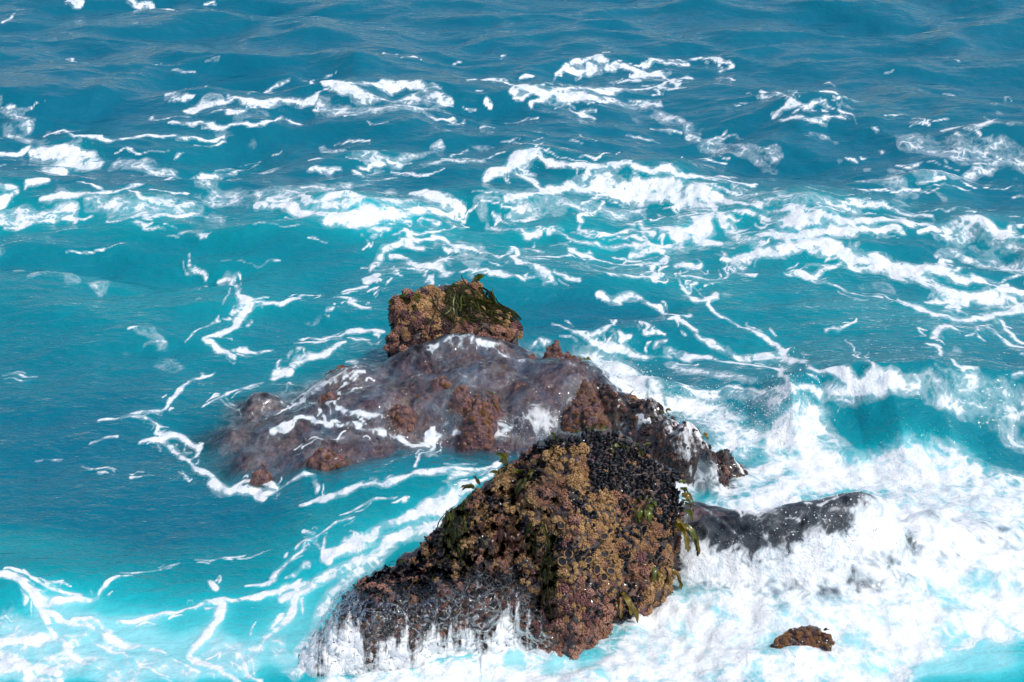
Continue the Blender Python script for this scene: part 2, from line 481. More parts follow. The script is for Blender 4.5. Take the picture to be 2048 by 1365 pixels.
Z = crest(Z, [(560, 405, .08), (700, 400, .18), (860, 395, .14), (930, 400, .06)], .35, .7)
Z = crest(Z, [(1330, 780, .05), (1450, 772, .12), (1560, 775, .20), (1700, 752, .40), (1850, 752, .46), (2048, 772, .42), (2300, 780, .4)], .36, .9)
Z = crest(Z, [(1500, 850, .05), (1580, 800, .30), (1640, 830, .05)], .30, .35)
Z = crest(Z, [(1720, 880, .06), (1800, 868, .22), (1900, 880, .20), (1980, 930, .05)], .30, .6)
Z = crest(Z, [(560, 1005, .03), (714, 972, .10), (900, 940, .14), (1000, 930, .10)], .30, .5)
Z = crest(Z, [(560, 965, .02), (610, 952, .10), (660, 962, .02)], .18, .3)
def swell(u, v, z, rx, ry, A):
    global Z
    cx, cy = at(u, v, z)
    Z = Z + A * np.exp(-((X - cx) / rx) ** 2 - ((Y - cy) / ry) ** 2)
swell(880, 990, .15, .85, .55, .22)       # water heaped against the back of the boulder
swell(720, 1090, .10, .60, .45, .12)
swell(1310, 905, .2, .40, .20, .14)
swell(1620, 1170, .1, .9, .40, .07)
swell(1880, 1090, .1, 1.0, .6, .22)
swell(1420, 1200, .1, .4, .3, .06)
swell(1590, 1328, .0, .32, .11, .06)
swell(300, 560, .1, 1.6, .9, .10)
swell(30, 1150, .1, .9, .5, .10)
swell(1300, 760, .2, .30, .25, .22)
swell(1230, 715, .2, .25, .22, .18)

# thin water running over the reef
RS, SS, GS = reef_smooth(X, Y), slope_smooth(X, Y), ridge_smooth(X, Y)
near = (Y < 22) & (np.abs(X) < 7)
def smax(a, b, k): return np.where(np.maximum(a, b) - np.minimum(a, b) > 12 / k, np.maximum(a, b), np.log(np.exp(k * a) + np.exp(k * b)) / k)
film = .062 + .030 * noise2(X * 2.2, Y * 2.2, 71)
flow = .024 * noise2(X * 5 + Y * 3, Y * 4 - X * 3, 72) + .014 * noise2(X * 11 + Y * 6, Y * 9 - X * 5, 73)
Z = np.where(near, smax(Z, RS + film + flow, 22.0), Z)
Z = np.where(near, smax(Z, SS - .035 + 1.6 * flow, 26.0), Z)
Z = np.where(near, smax(Z, GS + .035 + .6 * flow, 26.0), Z)

def surf(x, y):
    """height of the sea at a place (nearest grid point)"""
    i = np.clip(np.searchsorted(ROWS, y), 0, NR - 1)
    j = np.clip(np.searchsorted(COLS, x / ROWS[i]), 0, NC - 1)
    return Z[i, j]
def on_sea(u, v):
    """first place where the line of sight through a photo point meets the sea"""
    zz = np.linspace(1.1, -.5, 500)
    x, y = at(u, v, zz)
    hit = np.nonzero(zz <= surf(x, y))[0]
    k = hit[0] if len(hit) else 343
    return float(x[k]), float(y[k]), float(zz[k])

# ------------------------------------------------------------------ foam traced as tracks on the sea
F = np.zeros_like(X)
wob = scale_at(np.clip(Y, 5, 60)) / 260.0
WX = X + (.055 * noise2(X * 3.3, Y * 2.2, 81) + .016 * noise2(X * 9, Y * 6, 82)) / wob
WY = Y + (.095 * noise2(X * 3.3, Y * 2.2, 83) + .030 * noise2(X * 9, Y * 6, 84)) / wob
BRK = np.clip(1.02 + .55 * noise2(X * 2.4, Y * 1.9, 85) + .35 * noise2(X * 7, Y * 5, 86), .35, 1.35)
def stroke(amp, pts, soft=1.12):
    global F
    w = []
    for (u, v, r) in pts:
        x, y, z = on_sea(u, v)
        w.append((x, y, r * soft * (.74 + .26 * min(1, max(0, (v - 120) / 380))) / scale_at(y)))
    if len(w) > 2:                                  # smooth the track
        q = np.array(w); e = np.vstack([2 * q[0] - q[1], q, 2 * q[-1] - q[-2]]); o = []
        for k in range(1, len(e) - 2):
            for t in (0, 1 / 3, 2 / 3):
                o.append(.5 * (2 * e[k] + (e[k+1] - e[k-1]) * t + (2*e[k-1] - 5*e[k] + 4*e[k+1] - e[k+2]) * t*t + (3*e[k] - e[k-1] - 3*e[k+1] + e[k+2]) * t**3))
        o.append(e[-2]); w = [tuple(p) for p in o]
        w = [(p[0], p[1], max(p[2], .004)) for p in w]
    if len(w) == 1: w.append((w[0][0] + .001, w[0][1], w[0][2]))
    for (a, b) in zip(w[:-1], w[1:]):
        m = max(a[2], b[2])
        ym = .5 * (a[1] + b[1]); s = H / math.sqrt(ym * ym + H * H)
        pad = m + .15
        i0, i1 = np.searchsorted(ROWS, [min(a[1], b[1]) - pad / s, max(a[1], b[1]) + pad / s])
        tmin = min((a[0] - pad) / a[1], (b[0] - pad) / b[1]); tmax = max((a[0] + pad) / a[1], (b[0] + pad) / b[1])
        j0, j1 = np.searchsorted(COLS, [tmin - .02, tmax + .02])
        if i1 <= i0 or j1 <= j0: continue
        sl = (slice(i0, i1), slice(j0, j1))
        px, py = WX[sl] - a[0], (WY[sl] - a[1]) * s
        dx, dy = b[0] - a[0], (b[1] - a[1]) * s
        L = dx * dx + dy * dy + 1e-9
        t = np.clip((px * dx + py * dy) / L, 0, 1)
        d = np.sqrt((px - t * dx) ** 2 + (py - t * dy) ** 2)
        r = a[2] + t * (b[2] - a[2])
        F[sl] = np.maximum(F[sl], amp * np.clip(1.35 * (1 - d / r) * BRK[sl], 0, 1))
def inside(poly):
    pts = [on_sea(u, v)[:2] for (u, v) in poly]
    m = np.zeros(X.shape, bool)
    n = len(pts)
    for k in range(n):
        x1, y1 = pts[k]; x2, y2 = pts[(k + 1) % n]
        if y1 == y2: continue
        c = (WY > min(y1, y2)) & (WY <= max(y1, y2)) & (WX < (WY - y1) * (x2 - x1) / (y2 - y1) + x1)
        m ^= c
    return m
def blur(a, r):
    for ax, rr in ((0, max(1, int(r * .6))), (1, r)):
        for _ in range(2):
            c = np.cumsum(np.concatenate([np.zeros_like(np.take(a, [0], ax)), a], ax), ax)
            n = a.shape[ax]
            lo, hi = np.clip(np.arange(n) - rr, 0, n), np.clip(np.arange(n) + rr + 1, 0, n)
            w = (hi - lo).astype(float)
            a = (np.take(c, hi, ax) - np.take(c, lo, ax)) / (w[:, None] if ax == 0 else w[None, :])
    return a
def patch(amp, poly, feather=6):
    global F
    F = np.maximum(F, amp * blur(inside(poly).astype(float), feather))

TR = [
 # ---- far left and far middle
 (1, [(135,6,4),(165,3,4)]), (.9, [(255,2,3),(300,12,4),(340,22,4)]), (1, [(0,45,5),(25,35,5)]), (.9, [(405,10,3),(435,0,3)]), (.9,[(35,22,3),(55,20,3)]),
 (.8, [(375,226,6),(410,206,7),(455,196,9)]), (1, [(452,190,7),(500,204,9),(560,204,10),(630,197,8)]), (.9, [(500,190,5),(540,178,6),(575,169,5)]),
 (1, [(620,168,6),(660,165,7),(700,171,7),(760,170,8),(830,167,8),(885,180,6)]), (.85, [(680,182,6),(740,195,8),(790,205,8),(850,195,8),(905,206,7)]),
 (.8, [(815,210,7),(850,226,6),(880,245,5),(905,235,4)]), (1, [(940,160,6),(1000,162,7),(1040,172,7)]), (.55,[(640,215,14),(760,222,14),(880,215,10)]),
 (1, [(330,249,3),(400,250,3),(500,253,4),(530,245,5),(560,240,5),(602,253,5)]), (1, [(90,275,3),(122,262,4),(150,272,4),(200,276,5),(250,279,5),(300,273,5),(370,278,4),(450,282,4)]),
 (.55, [(0,222,10),(60,250,12)]), (.5, [(20,262,8),(90,290,9)]), (1, [(60,318,9),(110,300,12),(150,308,18),(130,325,20),(200,326,13)]), (1, [(90,345,15),(125,350,12)]),
 (.9, [(0,312,6),(60,303,6)]), (.9, [(50,370,5),(90,360,8)]), (1, [(-20,375,6),(25,378,8),(10,398,10),(-20,410,9)]), (1, [(85,398,5),(130,395,7),(172,388,7)]),
 (.85, [(180,386,5),(240,380,6),(282,372,7)]), (.9, [(255,385,4),(300,400,5),(350,405,9)]), (.9, [(320,410,6),(345,414,8)]), (.9, [(330,360,6),(400,358,7),(450,352,6),(500,335,5)]),
 (.62, [(-40,440,16),(60,436,17),(140,430,14)]), (.85, [(20,455,4),(140,441,5),(152,448,4)]), (.52, [(180,405,16),(300,418,18),(400,420,14)]), (.8, [(220,436,3),(300,432,5),(400,428,4)]),
 (.5, [(420,395,14),(560,390,16),(700,372,12)]), (.5,[(230,330,12),(330,345,12),(420,380,12)]), (.5,[(640,300,10),(760,320,10),(880,300,10)]), (.6,[(850,330,8),(960,320,8)]),
 (.8, [(625,343,6),(670,345,5)]), (.8, [(700,345,5),(732,352,5)]), (.8,[(910,310,4),(930,305,4)]),
 # ---- bright roller in the middle
 (1, [(508,412,5),(560,415,8),(610,429,11),(660,438,13),(720,436,13),(775,430,8)]), (.9, [(600,400,6),(640,395,6),(690,385,8),(732,404,8)]), (.8, [(540,405,5),(600,395,5)]),
 (1, [(770,424,8),(830,424,10),(880,425,10),(912,415,8),(932,412,5)]), (1, [(818,385,6),(860,393,9),(890,404,8),(930,412,6)]), (1, [(745,455,8),(772,455,9)]), (.8, [(750,468,4),(742,478,3)]),
 (.6,[(640,410,12),(760,405,12),(880,400,10)]), (.7,[(790,440,4),(815,448,3)]),(.7,[(840,445,3),(880,452,4)]),(.7,[(915,432,3),(935,442,3)]),
 # ---- behind the rear stack
 (1, [(738,536,9),(755,515,11),(770,500,9),(800,493,6),(815,487,7),(846,494,6)]), (.85, [(800,465,3),(820,475,4),(840,482,4),(870,480,5),(890,485,7),(905,492,5),(940,500,4),(965,508,4),(1000,515,4)]),
 (.75, [(880,495,4),(915,502,4)]), (1, [(780,516,5),(815,520,6),(840,530,8),(870,535,11),(890,545,11),(902,550,8)]), (.95, [(870,538,6),(882,520,6),(907,518,5)]), (.95, [(850,563,4),(870,560,6)]),
 (1, [(733,560,7),(752,550,9)]), (.9, [(690,582,4),(730,568,4)]), (.85, [(640,590,3),(600,598,4)]), (.95, [(500,609,3),(560,605,4),(600,600,4)]),
 (.85, [(675,598,3),(700,600,4),(713,603,5),(702,612,5),(712,616,4),(742,620,3)]), (.8, [(650,617,4),(668,618,3)]), (.8, [(748,584,4),(756,580,3)]), (.8, [(778,550,3),(792,553,4)]),
 (.95, [(1000,516,5),(1028,498,8),(1036,524,8),(1060,530,11),(1090,545,11),(1106,562,8),(1088,568,5)]), (.85, [(1060,515,4),(1110,517,4),(1132,508,4)]), (.85, [(1108,540,5),(1160,560,6)]),
 (.95, [(940,553,4),(970,543,5),(982,548,6),(1012,550,7),(1046,557,4)]), (.9, [(972,456,4),(1000,463,5),(1050,463,6),(1084,471,4)]),
 # ---- far right
 (.85, [(1115,146,6),(1140,135,7),(1180,120,8),(1212,118,6)]), (.95, [(1130,145,7),(1190,142,7),(1270,140,6),(1300,150,9),(1330,155,6),(1352,171,5)]), (.9, [(1240,165,7),(1292,155,8)]),
 (.85, [(1280,128,4),(1382,128,4)]), (.9, [(1392,119,4),(1450,117,5),(1456,135,5),(1438,146,4)]), (.8,[(1310,180,4),(1380,155,3)]),
 (1, [(1024,178,8),(1080,182,9),(1150,185,8),(1230,180,6),(1352,175,5)]), (.95, [(1060,215,5),(1110,195,8),(1190,195,6)]), (.8, [(1140,215,4),(1180,238,4)]), (.55, [(1180,195,12),(1320,206,12)]),
 (.9, [(1528,186,5),(1560,190,7),(1592,193,5)]), (.95, [(1638,182,5),(1670,188,8),(1692,199,6)]), (.9, [(1550,223,3),(1590,210,6),(1622,213,5),(1652,205,6)]), (.9, [(1676,220,4),(1710,232,4),(1716,246,5)]),
 (.9, [(1895,260,7),(1950,250,8),(1992,245,6)]), (.7, [(1820,246,4),(1852,250,5)]), (.8,[(1910,270,5)]),(.8,[(1948,288,4)]),(.8,[(1930,298,6)]),(.8,[(1995,315,6)]),(.8,[(1890,320,4)]),(.8,[(1760,303,5)]),(.8,[(1742,258,5)]),(.8,[(1715,322,6)]),
 (.48, [(1800,280,18),(1920,300,20),(2060,330,20)]), (.55, [(1790,345,12),(1870,345,12),(1990,330,10)]), (.8,[(1500,208,3),(1480,205,3)]), (.5,[(1290,220,10),(1400,270,12)]), (.6,[(1380,275,6),(1440,290,6)]),
 (.45,[(1400,290,14),(1550,315,14)]), (.8,[(1700,320,4),(1725,326,4)]),(.6,[(1560,240,6),(1650,245,5)]),
 # ---- the big white band on the right
 (1, [(972,356,8),(1010,340,10),(1040,315,11),(1080,310,8),(1092,326,6)]), (.9, [(1030,345,8),(1062,360,9),(1082,385,8)]), (1, [(1090,330,6),(1150,335,7),(1230,335,7),(1280,330,8),(1340,345,7),(1400,355,6),(1470,366,5),(1512,371,4)]),
 (1, [(1010,398,7),(1060,390,10),(1120,380,13),(1180,375,11),(1240,380,11),(1290,390,12),(1330,375,10),(1390,380,13),(1430,395,10),(1470,405,7),(1530,410,6),(1602,425,7)]), (.9, [(1170,348,4),(1176,362,5)]),
 (1, [(1340,395,7),(1400,410,8),(1432,415,9),(1420,440,13),(1400,460,13),(1380,480,15),(1442,490,9)]), (1, [(1290,452,5),(1340,460,9),(1382,475,12)]), (.9, [(1200,470,5),(1260,460,6),(1302,465,7)]),
 (1, [(1470,425,5),(1530,430,8),(1560,445,11),(1600,440,13),(1650,435,10),(1700,440,10),(1760,440,9),(1832,446,6)]), (1, [(1805,460,7),(1700,460,11),(1640,470,11),(1560,470,11),(1515,476,7)]),
 (.8, [(1540,402,3),(1640,420,4),(1700,418,3)]), (.85, [(1690,405,3),(1760,410,5),(1800,425,5),(1872,439,4)]), (1, [(1540,465,8),(1590,490,13),(1560,505,8),(1500,512,7),(1440,519,5)]), (.85, [(1440,508,4),(1482,530,5)]),
 (1, [(1600,490,10),(1680,500,13),(1740,520,13),(1800,540,15),(1850,545,13),(1900,550,11),(1950,560,10),(2000,580,10),(2060,592,9)]), (1, [(1700,540,7),(1780,545,9),(1860,570,10),(1920,590,11),(1932,610,9),(1900,620,8)]),
 (.85, [(1580,546,5),(1620,556,5),(1682,540,5)]), (.75, [(1570,546,3),(1660,570,3),(1762,600,4)]), (1, [(1800,600,6),(1850,620,8),(1900,640,7),(1960,636,8),(2020,620,9),(2080,612,12)]), (.9, [(1852,606,5),(1950,600,7),(2012,572,6)]),
 (1, [(1838,461,5),(1880,452,7),(1930,441,9),(1980,455,9),(2048,474,8),(2150,490,8)]), (.55, [(1870,472,7),(1950,482,9),(2060,500,9)]), (1, [(2000,640,7),(2020,668,6),(2060,692,6)]),
 (1, [(1855,672,7),(1870,660,8),(1902,655,7)]), (.9, [(1854,690,6),(1875,705,6),(1910,730,6),(1962,742,6)]), (.85, [(1980,660,5),(2010,682,5),(2060,702,4)]), (.6,[(1880,600,12),(2000,600,14),(2080,640,14)]),
 (.52,[(1480,380,12),(1600,400,12),(1720,430,10)]), (.5,[(1440,430,14),(1520,500,12)]),(.5,[(1900,500,12),(2048,540,14)]),(.5,[(1080,400,14),(1180,420,14),(1280,430,12)]),
 # ---- network in the middle right
 (.85, [(1206,410,4),(1195,425,4),(1162,434,4),(1176,446,5),(1165,460,6),(1202,468,5)]), (.85, [(1135,500,4),(1170,510,5),(1186,520,3)]), (.85, [(1180,540,4),(1230,555,4),(1300,558,5),(1320,545,5),(1336,534,4)]),
 (.85, [(1262,510,4),(1300,500,6),(1332,505,4)]), (.9, [(1288,552,6),(1308,532,8),(1332,516,5)]), (.9, [(1300,542,6),(1314,562,7)]), (.9, [(1355,535,7),(1390,535,6),(1402,525,4)]), (.75, [(1375,555,5),(1445,560,4),(1460,540,3),(1452,520,2)]),
 (.85, [(1360,570,5),(1375,586,6),(1402,570,4)]), (.9, [(1370,592,5),(1400,600,7),(1430,590,6)]), (.8, [(1180,520,4),(1280,530,4),(1330,525,4)]),(.7,[(1100,470,4),(1180,490,4),(1290,495,4)]),(.7,[(1475,545,5),(1510,550,4)]),
 (1, [(1192,590,5),(1230,590,6),(1270,595,6),(1300,610,4),(1330,630,5),(1370,645,7),(1400,670,5),(1430,690,8),(1470,710,7),(1502,718,7)]), (1, [(1395,580,4),(1415,600,5),(1430,625,6),(1470,645,6),(1510,665,6),(1530,685,5),(1560,705,9),(1590,725,11),(1630,740,9),(1670,752,8),(1720,760,8),(1770,758,11),(1812,762,10)]),
 (.95, [(1510,716,5),(1562,716,9)]), (.95, [(1110,650,4),(1140,665,5),(1180,675,8),(1220,690,6),(1260,705,8),(1300,715,7),(1342,720,6)]), (.95, [(1180,667,6),(1215,655,6),(1223,644,4)]), (.9, [(1230,665,4),(1246,682,6),(1262,675,3)]),
 (.85, [(1280,640,3),(1295,655,4),(1290,668,5),(1322,670,3)]), (.85, [(1318,702,5),(1332,690,4)]), (.95, [(1330,712,5),(1400,718,6),(1460,725,7),(1520,735,8),(1565,742,7)]), (.55, [(1330,735,12),(1420,745,14),(1500,762,14)]), (.9, [(1560,742,5),(1570,760,6),(1592,782,8)]),
 (.85, [(1648,663,4),(1690,655,4),(1706,640,2)]), (.7, [(1700,690,2),(1730,720,3),(1746,746,3)]), (.6, [(1350,770,10),(1450,790,12),(1560,800,12)]), (.85, [(1330,781,3),(1450,775,4),(1540,785,4),(1602,780,4)]),
 # ---- wave on the right
 (.72, [(1690,768,8),(1800,772,12),(1870,774,15),(1950,784,16),(2060,796,17),(2200,800,17)]), (.55, [(1850,800,14),(1990,815,16),(2100,830,18)]), (.5, [(1990,850,14),(2060,890,16)]), (.65,[(1540,805,10),(1640,790,10),(1720,780,8)]),
 (.5,[(1640,880,20),(1720,930,18)]),
 # ---- left middle
 (1, [(482,590,8),(488,604,11),(500,613,11),(480,635,9),(465,655,8),(440,672,7),(411,682,4)]), (.95, [(415,685,4),(428,700,5),(445,710,7),(466,716,5)]), (.8, [(465,706,3),(546,698,3)]),
 (.8, [(382,512,4),(384,525,5),(412,546,4)]), (.7, [(440,555,3),(462,565,3),(482,581,3)]), (.65, [(462,580,3),(445,606,3)]), (.65, [(436,640,3),(405,655,3),(372,677,3)]), (.65, [(290,702,3),(332,690,3)]),(.65,[(255,655,3),(275,652,3)]),
 (.7,[(355,463,3),(400,463,4)]),(.7,[(395,473,4),(412,475,4)]),(.6,[(280,450,4),(330,462,3)]),
 (1, [(416,750,5),(385,765,7),(365,785,6),(340,800,5),(320,815,5),(270,830,5),(240,838,6),(198,843,3)]), (.9, [(240,842,3),(300,838,3),(316,850,4),(312,866,4)]), (.95, [(315,868,6),(335,876,10),(310,886,9),(278,887,4)]),
 (.95, [(332,876,8),(380,885,5),(402,896,6),(390,916,5)]), (.9, [(320,890,6),(352,905,6),(392,914,6)]), (1, [(390,915,5),(400,940,8),(425,965,9),(445,980,10),(500,988,10),(542,985,9)]), (.95, [(448,982,6),(470,970,6),(520,965,6),(552,976,6)]), (.9, [(530,1002,7),(505,990,6)]),
 (.8, [(400,811,3),(440,795,4),(490,775,4),(522,768,3)]), (.7, [(438,800,3),(460,822,3),(476,842,3)]), (1, [(543,760,6),(560,746,9),(582,740,8)]), (1, [(590,725,8),(620,712,8),(660,700,7),(692,688,5)]), (1, [(690,665,6),(740,664,8),(768,661,8)]), (.85, [(610,680,3),(690,667,4)]),
 (.7, [(5,750,3),(72,758,3)]), (.6,[(170,893,3),(230,880,3)]),(.6,[(80,930,3),(120,925,3)]),(.7,[(155,938,3),(225,944,3)]),(.8,[(265,954,3),(310,956,3)]),
 # ---- veins on the water running over the reef
 (.8, [(540,856,4),(600,851,5),(650,846,6),(700,856,7),(740,870,8),(790,880,10),(840,886,11),(880,881,7),(932,885,4)]), (.75, [(603,805,4),(647,811,5),(674,802,6),(678,780,5),(705,762,6),(732,748,6)]), (.75, [(674,806,5),(692,826,5),(740,831,4),(758,842,3)]), (.75, [(621,815,4),(647,831,4),(648,846,5)]),
 (.75, [(535,832,3),(580,812,4),(605,806,4)]), (.62, [(750,722,4),(820,706,5),(880,690,5),(950,686,6),(1002,690,4)]), (.6, [(825,718,5),(850,702,5)]), (.6, [(1000,697,4),(1070,681,5),(1104,686,4)]), (.65, [(700,724,3),(742,721,4)]), (.8, [(862,886,7),(855,905,6),(834,932,5)]),
 (.7, [(600,900,3),(640,880,3),(680,870,3)]), (.5, [(560,800,12),(640,770,14),(720,735,12)]), (.42, [(850,700,14),(980,700,14),(1060,720,12)]), (.42,[(1080,700,14),(1150,740,14),(1180,800,14)]),
 # ---- between the reef and the boulder
 (.95, [(600,1005,3),(640,990,5),(714,975,6),(824,952,7),(911,941,7),(1000,933,8)]), (.8, [(545,984,4),(580,966,4),(622,958,4),(632,976,6)]), (.75, [(680,1031,3),(740,1004,4),(792,990,3)]),
 (1, [(944,978,8),(894,990,13),(868,1012,13),(832,1035,12),(780,1056,11),(736,1080,10),(690,1096,9),(650,1112,10)]), (.85, [(870,1052,14),(800,1082,13),(740,1106,12),(690,1136,12),(640,1162,12),(600,1186,11),(558,1202,9)]), (.95, [(650,1082,5),(645,1104,7),(662,1120,7)]),
 (.8, [(710,1040,4),(640,1076,4),(600,1092,4)]), (.62, [(760,1110,14),(700,1150,16),(660,1200,16),(630,1260,16),(605,1310,16)]), (.9,[(990,950,8),(950,975,8)]), (.55,[(900,960,10),(1000,945,10)]),(.8,[(610,1068,5),(632,1072,5)]),
 # ---- near left
 (1, [(408,1206,7),(440,1215,12),(425,1240,11),(410,1265,10),(395,1290,10),(385,1310,8),(402,1322,10),(430,1336,8),(452,1352,6)]), (.95, [(412,1213,7),(370,1220,5),(310,1237,6),(238,1238,4)]), (.95, [(440,1206,6),(500,1200,6),(560,1180,8),(602,1160,8)]),
 (.9, [(602,1168,8),(590,1200,9),(570,1240,10),(545,1270,9),(530,1300,8),(498,1306,6)]), (.85, [(468,1310,6),(490,1336,6),(522,1362,6)]), (.8, [(430,1336,7),(482,1366,8)]),
 (1, [(-30,1150,6),(0,1157,6),(50,1175,8),(90,1200,11),(130,1206,7),(190,1201,7),(205,1181,5),(220,1166,5),(247,1158,4)]), (.85, [(0,1145,3),(90,1165,3),(130,1186,4),(156,1196,5)]), (.9, [(103,1164,5),(132,1160,5)]),
 (.75, [(250,1150,3),(310,1140,3),(340,1133,4),(362,1128,3)]), (.7, [(390,1121,3),(430,1118,3),(492,1105,3)]), (.9, [(424,1164,5),(440,1176,7)]), (.85, [(500,1171,3),(545,1165,5),(556,1145,6),(580,1121,6),(612,1100,6)]),
 (.9, [(80,1195,7),(100,1250,5),(120,1276,6)]), (.95, [(60,1190,5),(100,1226,5),(150,1260,6),(200,1270,11),(230,1280,11),(280,1290,9),(320,1300,6),(350,1320,6),(402,1346,6)]), (.95, [(150,1250,8),(190,1250,9),(216,1265,8)]),
 (.95, [(-20,1292,13),(40,1286,10),(80,1276,10),(120,1276,8)]), (.85, [(120,1276,8),(170,1286,6),(242,1300,6)]), (.9, [(120,1280,8),(140,1310,8),(200,1340,6),(238,1366,5)]), (1, [(-20,1325,26),(40,1345,26),(60,1372,26)]), (1, [(80,1340,16),(112,1346,13)]), (.95, [(-10,1250,8),(22,1260,8)]),
 (.75, [(240,1300,3),(275,1330,3),(332,1364,3)]), (.55, [(0,1255,34),(120,1310,40),(260,1350,36)]), (.5, [(280,1320,26),(380,1350,26)]), (.5,[(430,1290,22),(500,1330,24)]), (.5,[(560,1290,20),(590,1350,20)]),
]
r0 = np.random.default_rng(404)
def fragments(amp, pts):
    """torn strands and crumbs of foam drifting beside a track"""
    if amp < .7 or len(pts) < 2: return
    P_ = np.array(pts, float)
    for _ in range(2 + len(pts) // 3):
        k = r0.integers(0, len(P_) - 1)
        a, b = P_[k], P_[k + 1]
        t0 = r0.random(); t1 = t0 + (.25 + .6 * r0.random()) * (1 if r0.random() < .5 else -1)
        n = np.array([-(b[1] - a[1]), b[0] - a[0]]); n = n / (np.linalg.norm(n) + 1e-6)
        w = .5 * (a[2] + b[2])
        o = (1.3 + 2.6 * r0.random()) * w * (1 if r0.random() < .5 else -1) * np.array([1.3, .8])
        p = a[:2] + (b[:2] - a[:2]) * t0 + n * o; q = a[:2] + (b[:2] - a[:2]) * t1 + n * o * (.4 + .9 * r0.random())
        m = .5 * (p + q) + r0.normal(size=2) * w * .8
        ww = max(2.0, w * (.22 + .35 * r0.random()))
        stroke(.55 + .3 * r0.random(), [(p[0], p[1], ww * .7), (m[0], m[1], ww * 1.3), (q[0], q[1], ww * .6)])
for (amp, pts) in TR: stroke(amp, pts)
for (amp, pts) in TR:
    if not (pts[0][1] < 420 and pts[0][0] < 950): fragments(amp, pts)
for _ in range(210):                                   # short drifting streaks over the open sea
    v = 90 + 470 * r0.random() ** .8; u = -60 + 2170 * r0.random()
    if not (abs(v - 300 - .08 * (u - 1000)) < 190 or r0.random() < .25): continue
    L = (10 + 45 * r0.random() ** 2) * (.5 + v / 500); sl_ = r0.normal() * .10 + (.10 if u > 1100 else -.06)
    w = 1.6 + 2.6 * r0.random() ** 2
    stroke(.5 + .4 * r0.random(), [(u - L, v - sl_ * L + r0.normal() * 2, w * .7), (u, v, w), (u + L, v + sl_ * L + r0.normal() * 2, w * .6)])
patch(1.0, [(1245,868),(1300,890),(1370,935),(1440,965),(1500,935),(1525,880),(1545,840),(1580,812),(1610,800),(1650,845),(1648,890),(1700,925),(1760,890),(1850,876),(1905,888),(1940,922),(2048,955),(2400,985),(2400,1262),(2048,1280),(1900,1305),(1830,1340),(1780,1460),(620,1460),
            (640,1358),(760,1340),(900,1318),(1050,1285),(1150,1325),(1210,1268),(1310,1185),(1340,1120),(1340,1000),(1300,930)], 7)
patch(.95, [(1165,690),(1230,712),(1285,752),(1325,785),(1420,800),(1500,838),(1530,880),(1500,930),(1440,900),(1390,850),(1320,805),(1255,790),(1200,740)], 8)
patch(.62, [(930,850),(1010,835),(1110,825),(1250,850),(1240,880),(1130,868),(1010,890),(930,882)], 8)
patch(.58, [(1130,740),(1250,800),(1400,880),(1500,900),(1450,960),(1350,920),(1230,860),(1130,830)], 10)
patch(.13, [(430,830),(560,775),(700,730),(800,700),(1050,672),(1150,700),(1180,760),(1100,820),(930,870),(700,930),(520,960),(440,920)], 10)  # faint foam web painted in as sheen ripples on the thin reef water
# bare, glassy places
def clear_patch(poly, f, feather=5):
    global F
    F = F * (1 - (1 - f) * blur(inside(poly).astype(float), feather))
clear_patch([(1365,995),(1460,1022),(1560,1018),(1640,995),(1735,975),(1748,1012),(1700,1060),(1620,1078),(1560,1078),(1480,1098),(1430,1105),(1375,1090)], .16)
for q in ([(1368,985,3),(1420,1005,4),(1480,1025,3)], [(1380,1010,2),(1430,1035,3),(1470,1060,2)], [(1500,1050,2),(1540,1058,4),(1590,1066,3)], [(1600,1005,2),(1660,1000,3),(1720,985,2)], [(1560,1030,2),(1600,1045,3)]): stroke(.6, q)
clear_patch([(1370,950),(1440,985),(1440,1015),(1375,1000)], .62)
clear_patch([(1010,1312),(1100,1322),(1190,1300),(1230,1260),(1270,1250),(1220,1320),(1130,1362),(1010,1345)], .48)
clear_patch([(1560,1180),(1720,1190),(1700,1215),(1580,1215)], .8)
clear_patch([(1690,1290),(1760,1290),(1800,1330),(1720,1350)], .55)
clear_patch([(1820,1080),(1880,1110),(1930,1150),(1860,1150),(1800,1110)], .62)
# loose flecks on the open sea
fl = noise2(X * 1.1, Y * .9, 91) + .6 * noise2(X * 4.2, Y * 3.0, 92)
F = np.maximum(F, .34 * sstep(.48, .8, fl) * sstep(13.5, 17, Y) * (1 - sstep(20, 24, Y)))
F = F * np.where((Y < 14.5) & (X > -.2), np.clip(.90 + .34 * noise2(X * 1.3 + .5 * Y, Y * 2.2 - .5 * X, 87) + .20 * noise2(X * 3.4, Y * 5, 88), .45, 1.05), 1)
F = np.clip(F, 0, 1)

# ------------------------------------------------------------------ colour of the water body: aeration
AER = .14 + .25 * (1 - sstep(15.5, 25, Y))
def tint(u, v, ru, rv, a):
    global AER
    x, y, z = on_sea(u, v)
    k = float(scale_at(y)); s = H / math.sqrt(y * y + H * H)
    AER = AER + a * np.exp(-((X - x) / (ru / k)) ** 2 - ((Y - y) / (rv / k / s)) ** 2)
for q in [(80,440,420,40,.20), (700,430,330,45,.18), (330,590,420,90,.16), (60,900,330,80,-.20), (250,1030,330,60,-.16), (20,1090,170,45,.26), (330,1180,300,60,.12),
          (60,1310,420,110,.40), (420,1330,300,105,.28), (250,1240,340,70,.14), (620,1230,120,110,.30), (1650,620,260,80,.12), (1100,470,300,60,.16), (1300,560,300,60,.08), (1760,860,220,40,.06),
          (1950,1330,220,60,.42), (1420,1150,400,160,.42), (1900,1150,300,160,.4), (1780,940,160,40,.35), (1060,1345,200,40,.40), (1230,650,200,40,-.10), (1180,620,120,30,-.08),
          (500,330,300,50,.10), (1450,440,420,70,.12), (860,1040,200,60,.22), (600,1080,160,50,.12), (1900,290,200,40,-.10), (100,190,320,25,-.10)]:
    tint(*q)
CHURN = sstep(.05, .35, blur(F, 26))
